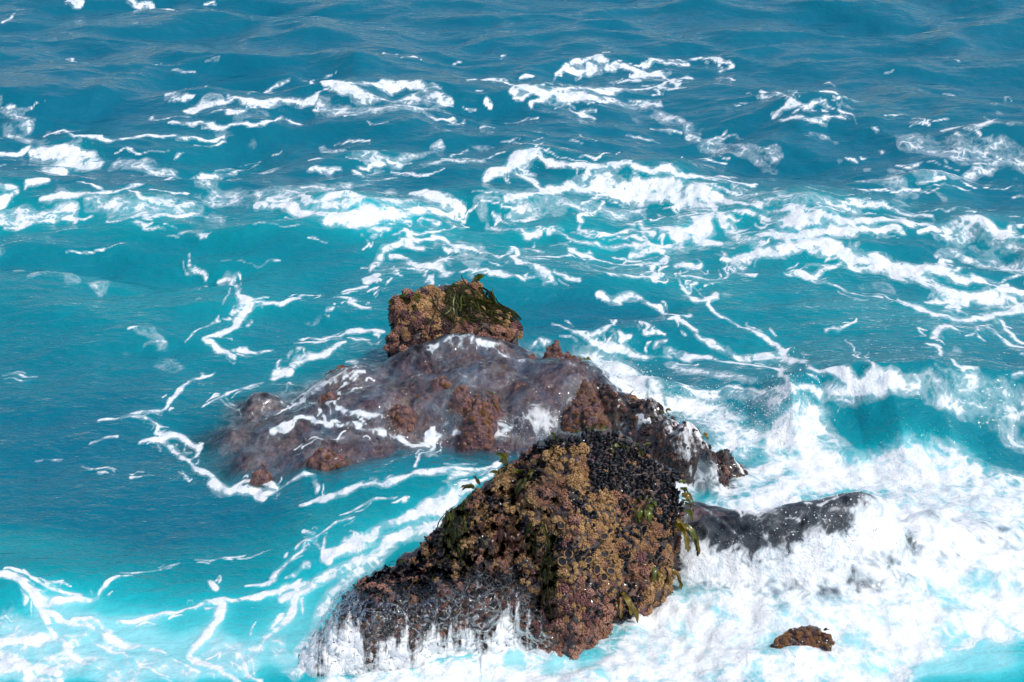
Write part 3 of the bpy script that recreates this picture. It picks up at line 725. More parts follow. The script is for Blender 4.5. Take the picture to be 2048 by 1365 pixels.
AER = AER + .28 * blur(F, 16) + .12 * blur(F, 5)
BARE = blur(inside([(1365,985),(1460,1015),(1560,1012),(1640,988),(1740,975),(1750,1008),(1690,1062),(1620,1075),(1560,1066),(1480,1092),(1430,1100),(1375,1085)]).astype(float), 4)
CHURN2 = sstep(.45, .85, blur(F, 22)) * (Y < 14.5) * (X > -.2) * (1 - BARE)
HALO = .7 * (1 - CHURN2) * (1 - BARE) * np.clip(blur(F, 7) * 1.3, 0, 1)
crestness = np.clip((Z - blur(Z, 22)) / .10, -1, 1)
AER = AER + .05 * crestness
AER = np.clip(AER, 0.0, 1.0)

# ------------------------------------------------------------------ depth over the rocks
RF = np.maximum(reef_full(X, Y), np.maximum(slope_full(X, Y), ridge_full(X, Y)))
depth = np.maximum(Z - RF, 0)
OP = np.where(near, 1 - np.exp(-np.maximum(depth - .045, 0) / .20), 1.0)
OP = np.clip(OP + .06 * near * np.clip(noise2(X * 3 + Y, Y * 3 - X, 77) + .5, 0, 1), .05, 1)
CALM = np.clip(.46 - .20 * sstep(13, 22, Y), .05, 1)
overreef = sstep(.35, .05, depth) * near
CALM = CALM * (1 + .1 * overreef) * (1 - .6 * sstep(-.1, .1, GS))
THIN = np.clip(sstep(.26, .06, depth) * near * sstep(-.15, .05, np.maximum(RS, GS)), 0, 1)

# heave of the foam itself
fb = blur(F, 3)
rough_w = sstep(.55, 1.0, blur(F, 10))
Zf = Z + .020 * fb * (.6 + noise2(X * 9, Y * 7, 95)) 
inmass = rough_w * (Y < 14.5) * (X > -.2)
Zf = Zf + inmass * (.070 * noise2(X * 1.3, Y * 1.2, 96) + .026 * noise2(X * 4.0, Y * 3.4, 97) + .009 * noise2(X * 11, Y * 9, 98))
me = mesh_np('sea', np.stack([X, Y, Zf], -1).reshape(-1, 3), quads=grid_quads(NR, NC))
attr(me, 'foam', F); attr(me, 'aer', AER); attr(me, 'opac', OP); attr(me, 'calm', CALM); attr(me, 'halo', HALO); attr(me, 'thin', THIN); attr(me, 'churn', CHURN2)
sea = link('sea', me, M['water'], label='turquoise sea with white foam streaming round the rocks', cat='sea', kind='structure')
Z = Zf

# ------------------------------------------------------------------ reef, slope and ridge rocks
def field_rock(name, fn, u0, u1, v0, v1, step, mat, label, extra=.0):
    xa = min(at(u0, v0)[0], at(u0, v1)[0]); xb = max(at(u1, v0)[0], at(u1, v1)[0])
    ya, yb = at(1024, v1)[1], at(1024, v0)[1]
    xs, ys = np.arange(xa, xb, step), np.arange(ya, yb, step)
    gx, gy = np.meshgrid(xs, ys)
    gz = np.maximum(fn(gx, gy), -.9)
    me = mesh_np(name, np.stack([gx, gy, gz], -1).reshape(-1, 3), quads=grid_quads(*gx.shape))
    return link(name, me, mat, label=label, cat='rock'), gx, gy, gz
reef, rgx, rgy, rgz = field_rock('submerged_reef', reef_full, 330, 1330, 600, 1010, .016, M['reef'], 'broad purple brown reef under thin running water behind the mussel boulder')
slope, sgx, sgy, sgz = field_rock('weedy_rock_slope', slope_full, 1180, 1600, 760, 1010, .014, M['rock'], 'dark weedy rock slope with water streaming down, beside white foam bank')
ridge, ggx, ggy, ggz = field_rock('low_wet_ridge', ridge_full, 1340, 2100, 930, 1130, .016, M['reef'], 'low dark grey rock ridge under glassy water beside the boulder')

# ------------------------------------------------------------------ lofted boulders
def curve(pts, u):
    p = np.array(pts, float)
    return np.interp(u, p[:, 0], p[:, 1])
def loft(top, bot, deep, bulge, nu, nt, power=.85, back=.9, noise_amp=(.12, .075, .022), seed=0):
    u0, u1 = max(top[0][0], bot[0][0]), min(top[-1][0], bot[-1][0])
    u = u0 + (u1 - u0) * (.5 - .5 * np.cos(np.linspace(0, np.pi, nu))) * .5 + .5 * np.linspace(0, u1 - u0, nu)
    vt, vb = curve(top, u), curve([(p[0], p[1]) for p in bot], u)
    zb = curve([(p[0], p[2]) for p in bot], u)
    yb = at(u, vb, zb)[1]
    D = curve(deep, u)
    tau = np.linspace(0, 1, nt)[:, None]
    v = vt + tau * (vb - vt)
    yd = (yb + D) * (1 - tau ** power) + yb * tau ** power
    edge = np.sqrt(np.clip(1 - ((u - (u0 + u1) / 2) / ((u1 - u0) / 2)) ** 2, 0, 1))
    yd = yd - bulge * np.sin(np.pi * tau) ** .8 * edge
    fx, fy, fz = at_depth(u[None, :] + 0 * v, v, yd)
    nb_ = 16
    bk = np.linspace(1, 0, nb_, endpoint=False)[:, None]            # behind the ridge, going down
    bx = fx[0] * (1 + .0 * bk) ; by = fy[0] + back * D * bk + .25 * bk; bz = fz[0] - (fz[0] + .7) * bk ** 1.8
    nu_ = 10
    uk = np.linspace(0, 1, nu_ + 1)[1:, None]                       # below the water line
    ux = fx[-1] + 0 * uk; uy = fy[-1] + (.25 * D + .02) * uk; uz = fz[-1] - (fz[-1] + .7) * uk
    gx = np.concatenate([bx + 0 * by, fx, ux]); gy = np.concatenate([by, fy, uy]); gz = np.concatenate([bz, fz, uz])
    P = np.stack([gx, gy, gz], -1)
    def normals(P):
        du = np.gradient(P, axis=1); dv = np.gradient(P, axis=0)
        n = np.cross(dv, du); n /= np.linalg.norm(n, axis=-1)[..., None] + 1e-9
        c = P.mean((0, 1)); flip = np.sign((n * (P - c)).sum(-1).mean())
        return n * flip
    n = normals(P)
    q = (P[..., 0], P[..., 1], P[..., 2])
    d = noise_amp[0] * fbm3(q, 2.6, 3, seed) + noise_amp[1] * fbm3(q, 8.0, 3, seed + 5) + noise_amp[2] * fbm3(q, 24.0, 3, seed + 9)
    P = P + n * d[..., None]
    return P, normals(P), slice(nb_, nb_ + nt), u

B_TOP = [(596,1352),(640,1272),(690,1192),(730,1150),(765,1126),(800,1112),(845,1090),(868,1066),(905,1016),(935,990),(965,972),(1010,934),(1060,894),(1100,868),(1150,860),(1200,862),(1240,862),(1262,885),(1300,903),(1335,930),(1356,956),(1366,1005)]
B_BOT = [(596,1353,-.06),(700,1356,-.06),(820,1340,-.05),(930,1318,-.04),(1040,1300,-.03),(1110,1322,-.04),(1150,1332,-.05),(1185,1300,-.02),(1230,1250,.02),(1300,1194,.12),(1335,1150,.22),(1352,1090,.36),(1366,1010,.56)]
B_DEEP = [(596,.08),(700,.38),(850,.60),(1000,.80),(1150,.90),(1280,.70),(1340,.45),(1366,.10)]
B_TOP = [(u_ if u_ < 1300 else u_ - 8, v_ + 13) for u_, v_ in B_TOP]; B_BOT = [(u_ if u_ < 1330 else u_ - 8, v_ + (13 if u_ > 1360 else 0), z_) for u_, v_, z_ in B_BOT]; B_DEEP[-1] = (1358, .10)
BP, BN, BF, BU = loft(B_TOP, B_BOT, B_DEEP, .16, 300, 230, seed=2, noise_amp=(.07, .075, .024))
bme = mesh_np('mussel_boulder', BP.reshape(-1, 3), quads=grid_quads(BP.shape[0], BP.shape[1]))
boulder = link('mussel_boulder', bme, M['rock'], label='large front boulder crusted with black mussels and tan coralline algae', cat='boulder')

S_TOP = [(764,690),(767,630),(772,590),(779,575),(840,568),(900,567),(945,556),(962,560),(975,580),(985,596),(1010,602),(1030,618),(1046,650),(1050,662)]
S_BOT = [(764,700,.30),(800,712,.28),(860,700,.30),(930,690,.34),(1000,690,.34),(1050,666,.40)]
S_DEEP = [(764,.12),(800,.36),(900,.46),(1000,.34),(1050,.08)]
S_TOP = [(778 + (u_ - 764) * .90, v_ + 13) for u_, v_ in S_TOP]; S_BOT = [(778 + (u_ - 764) * .90, v_, z_) for u_, v_, z_ in S_BOT]; S_DEEP = [(778 + (u_ - 764) * .90, d_) for u_, d_ in S_DEEP]
KP, KN, KF, KU = loft(S_TOP, S_BOT, S_DEEP, .10, 150, 120, seed=31, noise_amp=(.07, .075, .026))
kme = mesh_np('rear_stack', KP.reshape(-1, 3), quads=grid_quads(KP.shape[0], KP.shape[1]))
stack = link('blocky_rock_stack', kme, M['rock'], label='blocky rock stack with brown algae and dark weed rising behind the reef', cat='rock')

T_TOP = [(1520,1306),(1545,1282),(1558,1262),(1580,1252),(1610,1250),(1640,1252),(1658,1268),(1664,1280)]
T_BOT = [(1520,1312,.02),(1560,1304,.04),(1600,1292,.06),(1640,1290,.06),(1664,1284,.10)]
T_DEEP = [(1520,.03),(1560,.14),(1610,.18),(1664,.04)]
T_TOP = [(u_, v_ + 10) for u_, v_ in T_TOP]; T_BOT = [(u_, v_ + 4, z_) for u_, v_, z_ in T_BOT]
TP, TN, TF, TU = loft(T_TOP, T_BOT, T_DEEP, .05, 70, 50, seed=51, noise_amp=(.06, .045, .02))
tme = mesh_np('small_rock', TP.reshape(-1, 3), quads=grid_quads(TP.shape[0], TP.shape[1]))
small = link('small_weedy_rock', tme, M['rock'], label='small rock with rusty brown weed poking out of the white foam', cat='rock')

# ------------------------------------------------------------------ pieces growing on the rocks
def ico(sub=0):
    p = (1 + 5 ** .5) / 2
    v = np.array([(-1,p,0),(1,p,0),(-1,-p,0),(1,-p,0),(0,-1,p),(0,1,p),(0,-1,-p),(0,1,-p),(p,0,-1),(p,0,1),(-p,0,-1),(-p,0,1)], float)
    v /= np.linalg.norm(v, axis=1)[:, None]
    f = np.array([(0,11,5),(0,5,1),(0,1,7),(0,7,10),(0,10,11),(1,5,9),(5,11,4),(11,10,2),(10,7,6),(7,1,8),(3,9,4),(3,4,2),(3,2,6),(3,6,8),(3,8,9),(4,9,5),(2,4,11),(6,2,10),(8,6,7),(9,8,1)])
    return v, f
ICO_V, ICO_F = ico()
OCT_V = np.array([(1,0,0),(-1,0,0),(0,1,0),(0,-1,0),(0,0,1),(0,0,-1)], float)
OCT_F = np.array([(0,2,4),(2,1,4),(1,3,4),(3,0,4),(2,0,5),(1,2,5),(3,1,5),(0,3,5)])

def clump_shape(n, seed, lobe=.20, poly=1):
    """knobbly tuft: a dome of small knuckles on branchlets; unit radius, base at z=0"""
    r = np.random.default_rng(seed)
    V, Fc, o = [], [], 0
    bv, bf = (ICO_V, ICO_F) if poly else (OCT_V, OCT_F)
    core = ICO_V * np.array([.78, .78, .55]) + np.array([0, 0, .05])
    V.append(core); Fc.append(ICO_F); o = 12
    for k in range(n):
        t = (k + .5) / n
        ph = k * 2.399963 + r.normal() * .35
        cz = 1 - t * 1.02
        rr = math.sqrt(max(0, 1 - cz * cz))
        d = np.array([math.cos(ph) * rr, math.sin(ph) * rr, cz])
        rad = .80 + .22 * r.random()
        s = lobe * (.65 + .7 * r.random())
        sc = s * np.array([1, 1, 1.0]) * (1 + .25 * r.normal(size=3).clip(-1, 1))
        V.append(bv * sc + d * rad * np.array([1, 1, .75])); Fc.append(bf + o); o += len(bv)
    return np.concatenate(V), np.concatenate(Fc)
def mussel_shape():
    """pointed wedge of two bowed valves, long axis z, beak down"""
    prof = [(0.0, .02, .02), (.18, .16, .12), (.45, .26, .18), (.72, .28, .17), (.92, .20, .10), (1.0, .04, .02)]
    V, Fc = [], []
    n = 6
    for (z, a, b) in prof:
        for k in range(n):
            ph = 2 * math.pi * k / n
            V.append((a * math.cos(ph) + .05 * z * (1 - z), b * math.sin(ph), z))
    for i in range(len(prof) - 1):
        for k in range(n):
            p, q = i * n + k, i * n + (k + 1) % n
            Fc += [(p, q, q + n), (p, q + n, p + n)]
    return np.array(V), np.array(Fc)
CL = [clump_shape(72, s, .155) for s in range(6)]
CLs = [clump_shape(22, 20 + s, .30, 0) for s in range(5)]
MU = mussel_shape()

def frame(n, spin, lean=0.0, r=None):
    n = n / np.linalg.norm(n)
    a = np.cross(n, (0.3, .2, .93)); a /= np.linalg.norm(a)
    b = np.cross(n, a)
    x = a * math.cos(spin) + b * math.sin(spin); y = np.cross(n, x)
    if lean:
        z = n * math.cos(lean) + x * math.sin(lean); x = np.cross(y, z); n = z
    return np.stack([x, y, n], 1)

def in_poly(px, py, poly):
    m = np.zeros(np.shape(px), bool); n = len(poly)
    for k in range(n):
        x1, y1 = poly[k]; x2, y2 = poly[(k + 1) % n]
        if y1 == y2: continue
        m ^= (py > min(y1, y2)) & (py <= max(y1, y2)) & (px < (py - y1) * (x2 - x1) / (y2 - y1) + x1)
    return m

class Surf:
    """places on the seen side of a rock"""
    def __init__(s, P, N, rows=None):
        s.P, s.N = (P[rows], N[rows]) if rows is not None else (P, N)
        s.u, s.v = pix(s.P[..., 0], s.P[..., 1], s.P[..., 2])
        e1 = np.linalg.norm(np.gradient(s.P, axis=0), axis=-1); e2 = np.linalg.norm(np.gradient(s.P, axis=1), axis=-1)
        s.area = e1 * e2
    def find(s, u, v):
        k = np.argmin((s.u - u) ** 2 + (s.v - v) ** 2); i, j = np.unravel_index(k, s.u.shape)
        return s.P[i, j], s.N[i, j]
    def scatter(s, n, r, weight=None, sep=0.0):
        w = s.area.copy()
        if weight is not None: w = w * weight
        w = w.ravel() / w.sum()
        idx = r.choice(len(w), size=n, p=w)
        P = s.P.reshape(-1, 3)[idx]; N = s.N.reshape(-1, 3)[idx]
        if sep > 0:                                   # keep those that stand clear of each other
            keep, cell = [], {}
            for q, p in enumerate(P):
                c = tuple(np.floor(p / sep).astype(int))
                ok = True
                for a in (-1, 0, 1):
                    for b in (-1, 0, 1):
                        for d in (-1, 0, 1):
                            for o in cell.get((c[0] + a, c[1] + b, c[2] + d), ()):
                                if ((P[o] - p) ** 2).sum() < sep * sep: ok = False
                if ok: keep.append(q); cell.setdefault(c, []).append(q)
            P, N = P[keep], N[keep]
        return P, N

def joined(name, items, mat, parent, label=None):
    """many small pieces, one part"""
    V, Fc, o = [], [], 0
    for (v, f, R, s, p) in items:
        V.append((v * s) @ R.T + p); Fc.append(f + o); o += len(v)
    me = mesh_np(name, np.concatenate(V), tris=np.concatenate(Fc))
    ob = link(name, me, mat, parent, kind='stuff', label=label)
    return ob
def placed(name, shape_me, parent, R, s, p):
    o = bpy.data.objects.new(name, shape_me)
    COL.objects.link(o)
    m = Matrix([[R[i, j] * s for j in range(3)] + [p[i]] for i in range(3)] + [[0, 0, 0, 1]])
    o.parent = parent
    o.matrix_local = m
    return o
def clump_meshes(mat, tag):
    out = []
    for k, (v, f) in enumerate(CL):
        me = mesh_np(tag, v, tris=f); me.materials.append(mat); out.append(me)
    return out
ME_TAN, ME_PINK, ME_BROWN = clump_meshes(M['tan'], 'tan_tuft'), clump_meshes(M['pink'], 'pink_tuft'), clump_meshes(M['brown'], 'brown_tuft')
ME_DARK = clump_meshes(M['dark'], 'dark_tuft')
ME_MUS = mesh_np('mussel_shell', MU[0], tris=MU[1]); ME_MUS.materials.append(M['mussel'])

bs = Surf(BP, BN, slice(BF.start, BF.stop + 5))
r = np.random.default_rng(77)
facing = np.maximum(.35, sstep(-.1, .25, -(bs.N[..., 1] * .86 - bs.N[..., 2] * .5)))
# black mussel bed at the top right, in patches elsewhere
bed = in_poly(bs.u, bs.v, [(1060,880),(1120,855),(1250,858),(1300,900),(1362,950),(1370,1020),(1345,1040),(1300,1010),(1240,985),(1180,985),(1172,935),(1160,905),(1110,900),(1075,905)]).astype(float)
q3 = (bs.P[..., 0], bs.P[..., 1], bs.P[..., 2])
pat = fbm3(q3, 5.5, 3, 140)
bed2 = sstep(.05, .17, pat) * (bs.v < 1240)
lowleft = in_poly(bs.u, bs.v, [(680,1200),(860,1070),(905,1010),(960,975),(1000,1000),(960,1100),(900,1180),(720,1240)]).astype(float)
mus_w = np.clip(bed * 1.0 + bed2 * .75 + lowleft * .3, 0, 1)
bare = in_poly(bs.u, bs.v, [(1112,905),(1170,898),(1178,990),(1140,985),(1118,945)]).astype(float)
mus_w = mus_w * (1 - bare)
gaps = sstep(.22, .06, fbm3(q3, 9.0, 2, 190))
tan_w = gaps * np.clip(1 - mus_w * 1.2, 0, 1) * (.35 + .65 * sstep(820, 1000, bs.u + .3 * (1300 - bs.v)))
pinkish = sstep(1130, 1290, bs.v + .25 * (1050 - bs.u))
Pm, Nm = bs.scatter(5200, r, mus_w * facing + .01, .016)
small_items, nm = [], 0
for k in range(len(Pm)):
    R = frame(Nm[k], r.random() * 6.28, .25 + .75 * r.random())
    s = .034 + .022 * r.random()
    p = Pm[k] - Nm[k] * .012
    if nm < 300 and s > .043:
        placed('mussel', ME_MUS, boulder, R, s * 1.08, p); nm += 1
    else: small_items.append((MU[0], MU[1], R, s, p))
joined('mussel_bed', small_items, M['mussel'], boulder)
Pt, Nt = bs.scatter(3600, r, tan_w * facing + .004, .042)
nt_, tiny, tinyp = 0, [], []
for k in range(len(Pt)):
    u_, v_ = pix(*Pt[k])
    pk = r.random() < np.clip((v_ - 1090 + .3 * (1100 - u_)) / 170, .08, .92)
    R = frame(Nt[k], r.random() * 6.28, .25 * r.random()); s = .019 + .030 * r.random() ** 2.4
    if u_ < 1070 and v_ > 1150 + .25 * (1070 - u_): s *= .62
    if nt_ < 300 and s > .0245:
        placed('coralline_tuft', (ME_PINK if pk else ME_TAN)[k % 6], boulder, R, s, Pt[k] - Nt[k] * .004); nt_ += 1
    else: (tinyp if pk else tiny).append((*CLs[k % 5], R, s * .95, Pt[k]))
Pt, Nt = bs.scatter(4600, r, tan_w * facing + .05, .016)
for k in range(len(Pt)):
    u_, v_ = pix(*Pt[k])
    pk = r.random() < np.clip((v_ - 1090 + .3 * (1100 - u_)) / 170, .08, .92)
    R = frame(Nt[k], r.random() * 6.28, .3 * r.random())
    (tinyp if pk else tiny).append((*CLs[k % 5], R, r.choice([.008, .011, .014, .019]) * (1 + .3 * r.random()), Pt[k]))
joined('small_tan_tufts', tiny, M['tan'], boulder)
joined('small_pink_tufts', tinyp, M['pink'], boulder)

# honeycomb of old barnacle cups
def cup_mesh():
    V, Fc = [], []
    n = 12
    for (rr, z) in ((1.12, -.3), (1.08, .38), (1.0, .48), (.90, .38), (.84, -.1)):
        for k in range(n): V.append((rr * math.cos(2 * math.pi * k / n) * (1 + .06 * math.sin(3 * k)), rr * math.sin(2 * math.pi * k / n), z))
    for i in range(4):
        for k in range(n):
            a, b = i * n + k, i * n + (k + 1) % n
            Fc += [(a, b, b + n), (a, b + n, a + n)]
    return mesh_np('barnacle_cup', V, tris=Fc)
ME_CUP = cup_mesh(); ME_CUP.materials.append(M['cup'])
hv = [(.87 * math.cos(2 * math.pi * k / 12), .87 * math.sin(2 * math.pi * k / 12), .02) for k in range(12)] + [(0, 0, -.05)]
ME_HOL = mesh_np('cup_hollow', hv, tris=[(k, (k + 1) % 12, 12) for k in range(12)]); ME_HOL.materials.append(M['hollow'])
for (u_, v_, s) in [(1128,1120,15),(1142,1116,15),(1158,1115,9),(1171,1119,14),(1183,1127,9),(1192,1137,13),(1200,1149,14),(1214,1144,14),(1218,1133,8),(1202,1110,15),(1216,1097,11),(1203,1073,12),(1122,1055,13)]:
    p, n = bs.find(u_, v_)
    w = np.array([0, -CP, SP]) * .75 + n * .25
    R = frame(w, r.random() * 6) * (1 + .16 * r.normal(size=3))[None, :]
    s = s * .58 / float(scale_at(p[1]))
    p = p + n * .030
    c = placed('barnacle_cup', ME_CUP, boulder, R, s, p)
    h = bpy.data.objects.new('hollow', ME_HOL); COL.objects.link(h); h.parent = c

# rear stack
ks = Surf(KP, KN, KF)
kf = sstep(-.1, .25, -(ks.N[..., 1] * .86 - ks.N[..., 2] * .5))
Pm, Nm = ks.scatter(1500, r, kf * np.clip(sstep(.05, .25, fbm3((ks.P[...,0], ks.P[...,1], ks.P[...,2]), 6, 3, 60)) + .5 * (ks.u > 950) * (ks.v < 610) + .5 * (ks.u < 785), 0.02, 1), .022)
it = []
for k in range(len(Pm)):
    R = frame(Nm[k], r.random() * 6.28, .2 + .8 * r.random()); s = .036 + .02 * r.random()
    if k < 70: placed('mussel', ME_MUS, stack, R, s, Pm[k] - Nm[k] * .012)
    else: it.append((MU[0], MU[1], R, s, Pm[k] - Nm[k] * .012))
joined('mussel_bed', it, M['mussel'], stack)
Pt, Nt = ks.scatter(1800, r, (kf + .02) * sstep(.20, .05, fbm3((ks.P[...,0], ks.P[...,1], ks.P[...,2]), 8, 2, 66)), .034)
it = []
for k in range(len(Pt)):
    u_, v_ = pix(*Pt[k]); R = frame(Nt[k], r.random() * 6.28, .25 * r.random()); s = .028 + .022 * r.random()
    pk = r.random() < np.clip((v_ - 590) / 120, .25, .8)
    if k < 260: placed('coralline_tuft', (ME_DARK if r.random() < .3 else ME_PINK if pk else ME_TAN)[k % 6], stack, R, s, Pt[k])
    else: it.append((*CLs[k % 5], R, s, Pt[k]))
if it: joined('small_tan_tufts', it, M['tan'], stack)

# small rock in the foam
ts = Surf(TP, TN, TF)
Pt, Nt = ts.scatter(400, r, None, .026)
for k in range(len(Pt)):
    R = frame(Nt[k], r.random() * 6.28, .25); s = .012 + .016 * r.random()
    placed('brown_weed_tuft', (ME_BROWN if r.random() < .6 else ME_DARK)[k % 6], small, R, s, Pt[k])

# reef tops and the slope that stand out of the water
def field_surf(gx, gy, gz):
    P = np.stack([gx, gy, gz], -1)
    n = np.cross(np.gradient(P, axis=1), np.gradient(P, axis=0)); n /= np.linalg.norm(n, axis=-1)[..., None]
    n = n * np.sign(n[..., 2:3] + 1e-9)
    return Surf(P, n), gz - surf_grid(gx, gy)
def surf_grid(gx, gy):
    i = np.clip(np.searchsorted(ROWS, gy), 0, NR - 1); j = np.clip(np.searchsorted(COLS, gx / ROWS[i]), 0, NC - 1)
    return Z[i, j]
rs, rab = field_surf(rgx, rgy, rgz)
w = sstep(-.01, .03, rab) + 1e-6
Pt, Nt = rs.scatter(1500, r, w, .030)
it = []
for k in range(len(Pt)):
    R = frame(Nt[k], r.random() * 6.28, .3); s = .010 + .020 * r.random() ** 2
    if k < 290: placed('brown_weed_tuft', (ME_BROWN if r.random() < .45 else ME_PINK)[k % 6], reef, R, s, Pt[k])
ss_, sab = field_surf(sgx, sgy, sgz)
w = sstep(-.02, .03, sab) + 1e-6
Pt, Nt = ss_.scatter(1600, r, w, .034)
for k in range(len(Pt)):
    if k > 260: break
    R = frame(Nt[k], r.random() * 6.28, .3); s = .012 + .022 * r.random() ** 2
    placed('weed_tuft', (ME_PINK if r.random() < .2 else ME_DARK)[k % 6], slope, R, s, Pt[k])
Pm, Nm = ss_.scatter(1200, r, w * (noise2(sgx * 5, sgy * 5, 33) > -.1), .022)
for k in range(min(len(Pm), 170)):
    placed('mussel', ME_MUS, slope, frame(Nm[k], r.random() * 6.28, .7 + .7 * r.random()), .03 + .016 * r.random(), Pm[k] - Nm[k] * .010)

# ------------------------------------------------------------------ seaweeds
def blade_mesh(r, L, Wd, droop, ruffle, start, nrm, sideways):
    """a leathery blade: leaves the rock along its normal and hangs down, rippled at the margins"""
    n = 8
    pts, V, Fc = [], [], []
    d = nrm * .9 + sideways * .6
    d = d / np.linalg.norm(d)
    p = np.zeros(3)
    step = L / n
    path, dirs = [p.copy()], [d.copy()]
    for k in range(n):
        d = d + np.array([0, 0, -1.0]) * droop * (k + 1) / n + r.normal(size=3) * .10
        d /= np.linalg.norm(d); p = p + d * step
        path.append(p.copy()); dirs.append(d.copy())
    side = np.cross(dirs[0], nrm + np.array([.1, -.3, .2])); side /= np.linalg.norm(side) + 1e-9
    tw = r.normal() * .5
    for k, (p, d) in enumerate(zip(path, dirs)):
        t = k / n
        w = Wd * (math.sin(math.pi * min(1, .12 + .86 * t)) ** .7) * (1 + .15 * r.normal())
        s = side * math.cos(tw * t) + np.cross(d, side) * math.sin(tw * t)
        up = np.cross(s, d)
        rf = ruffle * Wd * math.sin(t * 14 + r.random() * 2)
        for q, (a, lift) in enumerate(((-1, .12 * Wd + rf), (-.5, .02 * Wd), (0, -.05 * Wd), (.5, .02 * Wd), (1, .12 * Wd - rf))):
            V.append(p + s * w * a + up * lift)
    for k in range(n):
        for q in range(4):
            a = k * 5 + q
            Fc.append((a, a + 1, a + 6, a + 5))
    return mesh_np('blade', np.array(V), quads=np.array(Fc))
def seaweed(name, sf, u, v, nb, L, Wd, mat, label, droop=.5, ruffle=.5, spread=(.03, .03), group=None, side=None, blade='blade', lift=.03):
    L, Wd = L * .85, Wd * .70
    p0, n0 = sf.find(u, v)
    root = bpy.data.objects.new(name, None); COL.objects.link(root)
    root.location = p0 + n0 * lift * .5
    root['label'] = label; root['category'] = 'seaweed'
    if group: root['group'] = group
    k_ = float(scale_at(p0[1]))
    for k in range(nb):
        p, n = sf.find(u + r.normal() * spread[0] * k_, v + r.normal() * spread[1] * k_)
        sd = np.array(side if side is not None else r.normal(size=3) * .7, float) + r.normal(size=3) * .25
        me = blade_mesh(r, L * (.6 + .6 * r.random()), Wd * (.7 + .5 * r.random()), droop, ruffle, p, n, sd)
        o = link(blade, me, mat if not isinstance(mat, list) else mat[k % len(mat)], root)
        o.location = Vector(p + n * lift) - root.location
    return root
def draped(name, sf, u, v, nb, mat, label, du, dv, spread, wd=.0042, lift=.035):
    p0, n0 = sf.find(u, v)
    root = bpy.data.objects.new(name, None); COL.objects.link(root)
    root.location = p0
    root['label'] = label; root['category'] = 'seaweed'
    for k in range(nb):
        a, b = u + r.normal() * spread[0], v + r.normal() * spread[1]
        e, f = du + r.normal() * (8 + .25 * abs(du)), dv * (.55 + .6 * r.random())
        n = 9
        V, Fc = [], []
        bend = r.normal() * 6
        off = lift * (.7 + .8 * r.random())
        for i in range(n + 1):
            t = i / n
            p, nn = sf.find(a + e * t + bend * math.sin(t * 3.1), b + f * t ** .9)
            c = p + nn * off * (1 - .35 * t) + np.array([0, -.004, .002])
            V.append(c)
        V = np.array(V)
        V[1:-1] = (V[:-2] + 2 * V[1:-1] + V[2:]) / 4; V[1:-1] = (V[:-2] + 2 * V[1:-1] + V[2:]) / 4
        d = np.gradient(V, axis=0); d /= np.linalg.norm(d, axis=1)[:, None] + 1e-9
        s = np.cross(d, n0); s /= np.linalg.norm(s, axis=1)[:, None] + 1e-9
        w = wd * (.6 + .8 * r.random()) * np.sin(np.pi * np.clip(np.linspace(.12, .97, n + 1), 0, 1))[:, None] ** .6
        up = np.cross(s, d)
        rows_ = np.stack([V - s * w, V + up * w * .5 * np.sign((up * n0).sum(1))[:, None], V + s * w], 1).reshape(-1, 3)
        q = []
        for i in range(n): q += [(i*3, i*3+1, i*3+4, i*3+3), (i*3+1, i*3+2, i*3+5, i*3+4)]
        o = link('strand', mesh_np('strand', rows_ - p0, quads=q), mat if not isinstance(mat, list) else mat[k % len(mat)], root)
    return root
G = M['kelp']; GO = M['kelp_gold']; WD = M['weed']; RW = M['red_weed']
seaweed('kelp_tuft', ks, 796, 592, 7, .13, .030, [G, G, WD], 'glossy green kelp tuft on the upper left corner of the rear stack', .35, .3, (.04, .03))
seaweed('kelp_tuft', ks, 952, 560, 3, .10, .026, G, 'single bright green kelp blade on top of the rear stack', .15, .3, (.015, .01), side=(.8, 0, .4))
seaweed('kelp_tuft', ks, 822, 615, 4, .12, .030, [G, WD], 'dull green kelp blade flat on the middle face of the rear stack', .5, .3, (.03, .02))
draped('draped_weed', ks, 912, 594, 50, [WD, WD, G], 'dark olive weed curtain hanging down the middle of the rear stack', -4, 48, (12, 12), .006, .055)
draped('draped_weed', ks, 940, 598, 120, [WD, WD, WD, G], 'dark olive weed mane sweeping right and down across the rear stack', 54, 42, (24, 12), .006, .055)
seaweed('kelp_tuft', bs, 1012, 944, 8, .13, .026, [G, WD, GO], 'olive kelp tuft on the left shoulder of the boulder', .4, .35, (.03, .03), side=(-.6, 0, .2))
seaweed('kelp_tuft', bs, 955, 975, 6, .11, .022, [G, WD], 'small olive kelp tuft lower on the boulder left edge', .4, .35, (.03, .02), side=(-.6, 0, .1))
seaweed('kelp_tuft', bs, 1066, 940, 5, .10, .022, [G, GO], 'yellow green kelp sprig among tan algae near the boulder top', .5, .3, (.02, .01))
seaweed('kelp_tuft', bs, 1118, 870, 4, .07, .020, G, 'tiny yellow green sprig left of the boulder summit', .4, .3, (.02, .01))
seaweed('kelp_tuft', bs, 1178, 860, 7, .09, .022, [G, WD], 'olive green weed cap on the boulder summit', .4, .3, (.04, .01))
seaweed('kelp_tuft', bs, 1226, 892, 6, .08, .020, [G, WD], 'small green weed sprig in the middle of the mussel bed', .5, .3, (.03, .02))
seaweed('kelp_tuft', bs, 1286, 900, 6, .11, .018, [WD, G], 'olive weed fringe along the upper right edge of the boulder', .4, .3, (.07, .02))
seaweed('kelp_tuft', bs, 1364, 968, 4, .12, .026, G, 'green kelp blade on the upper right side of the boulder', .6, .3, (.01, .02), side=(.6, -.2, -.2))
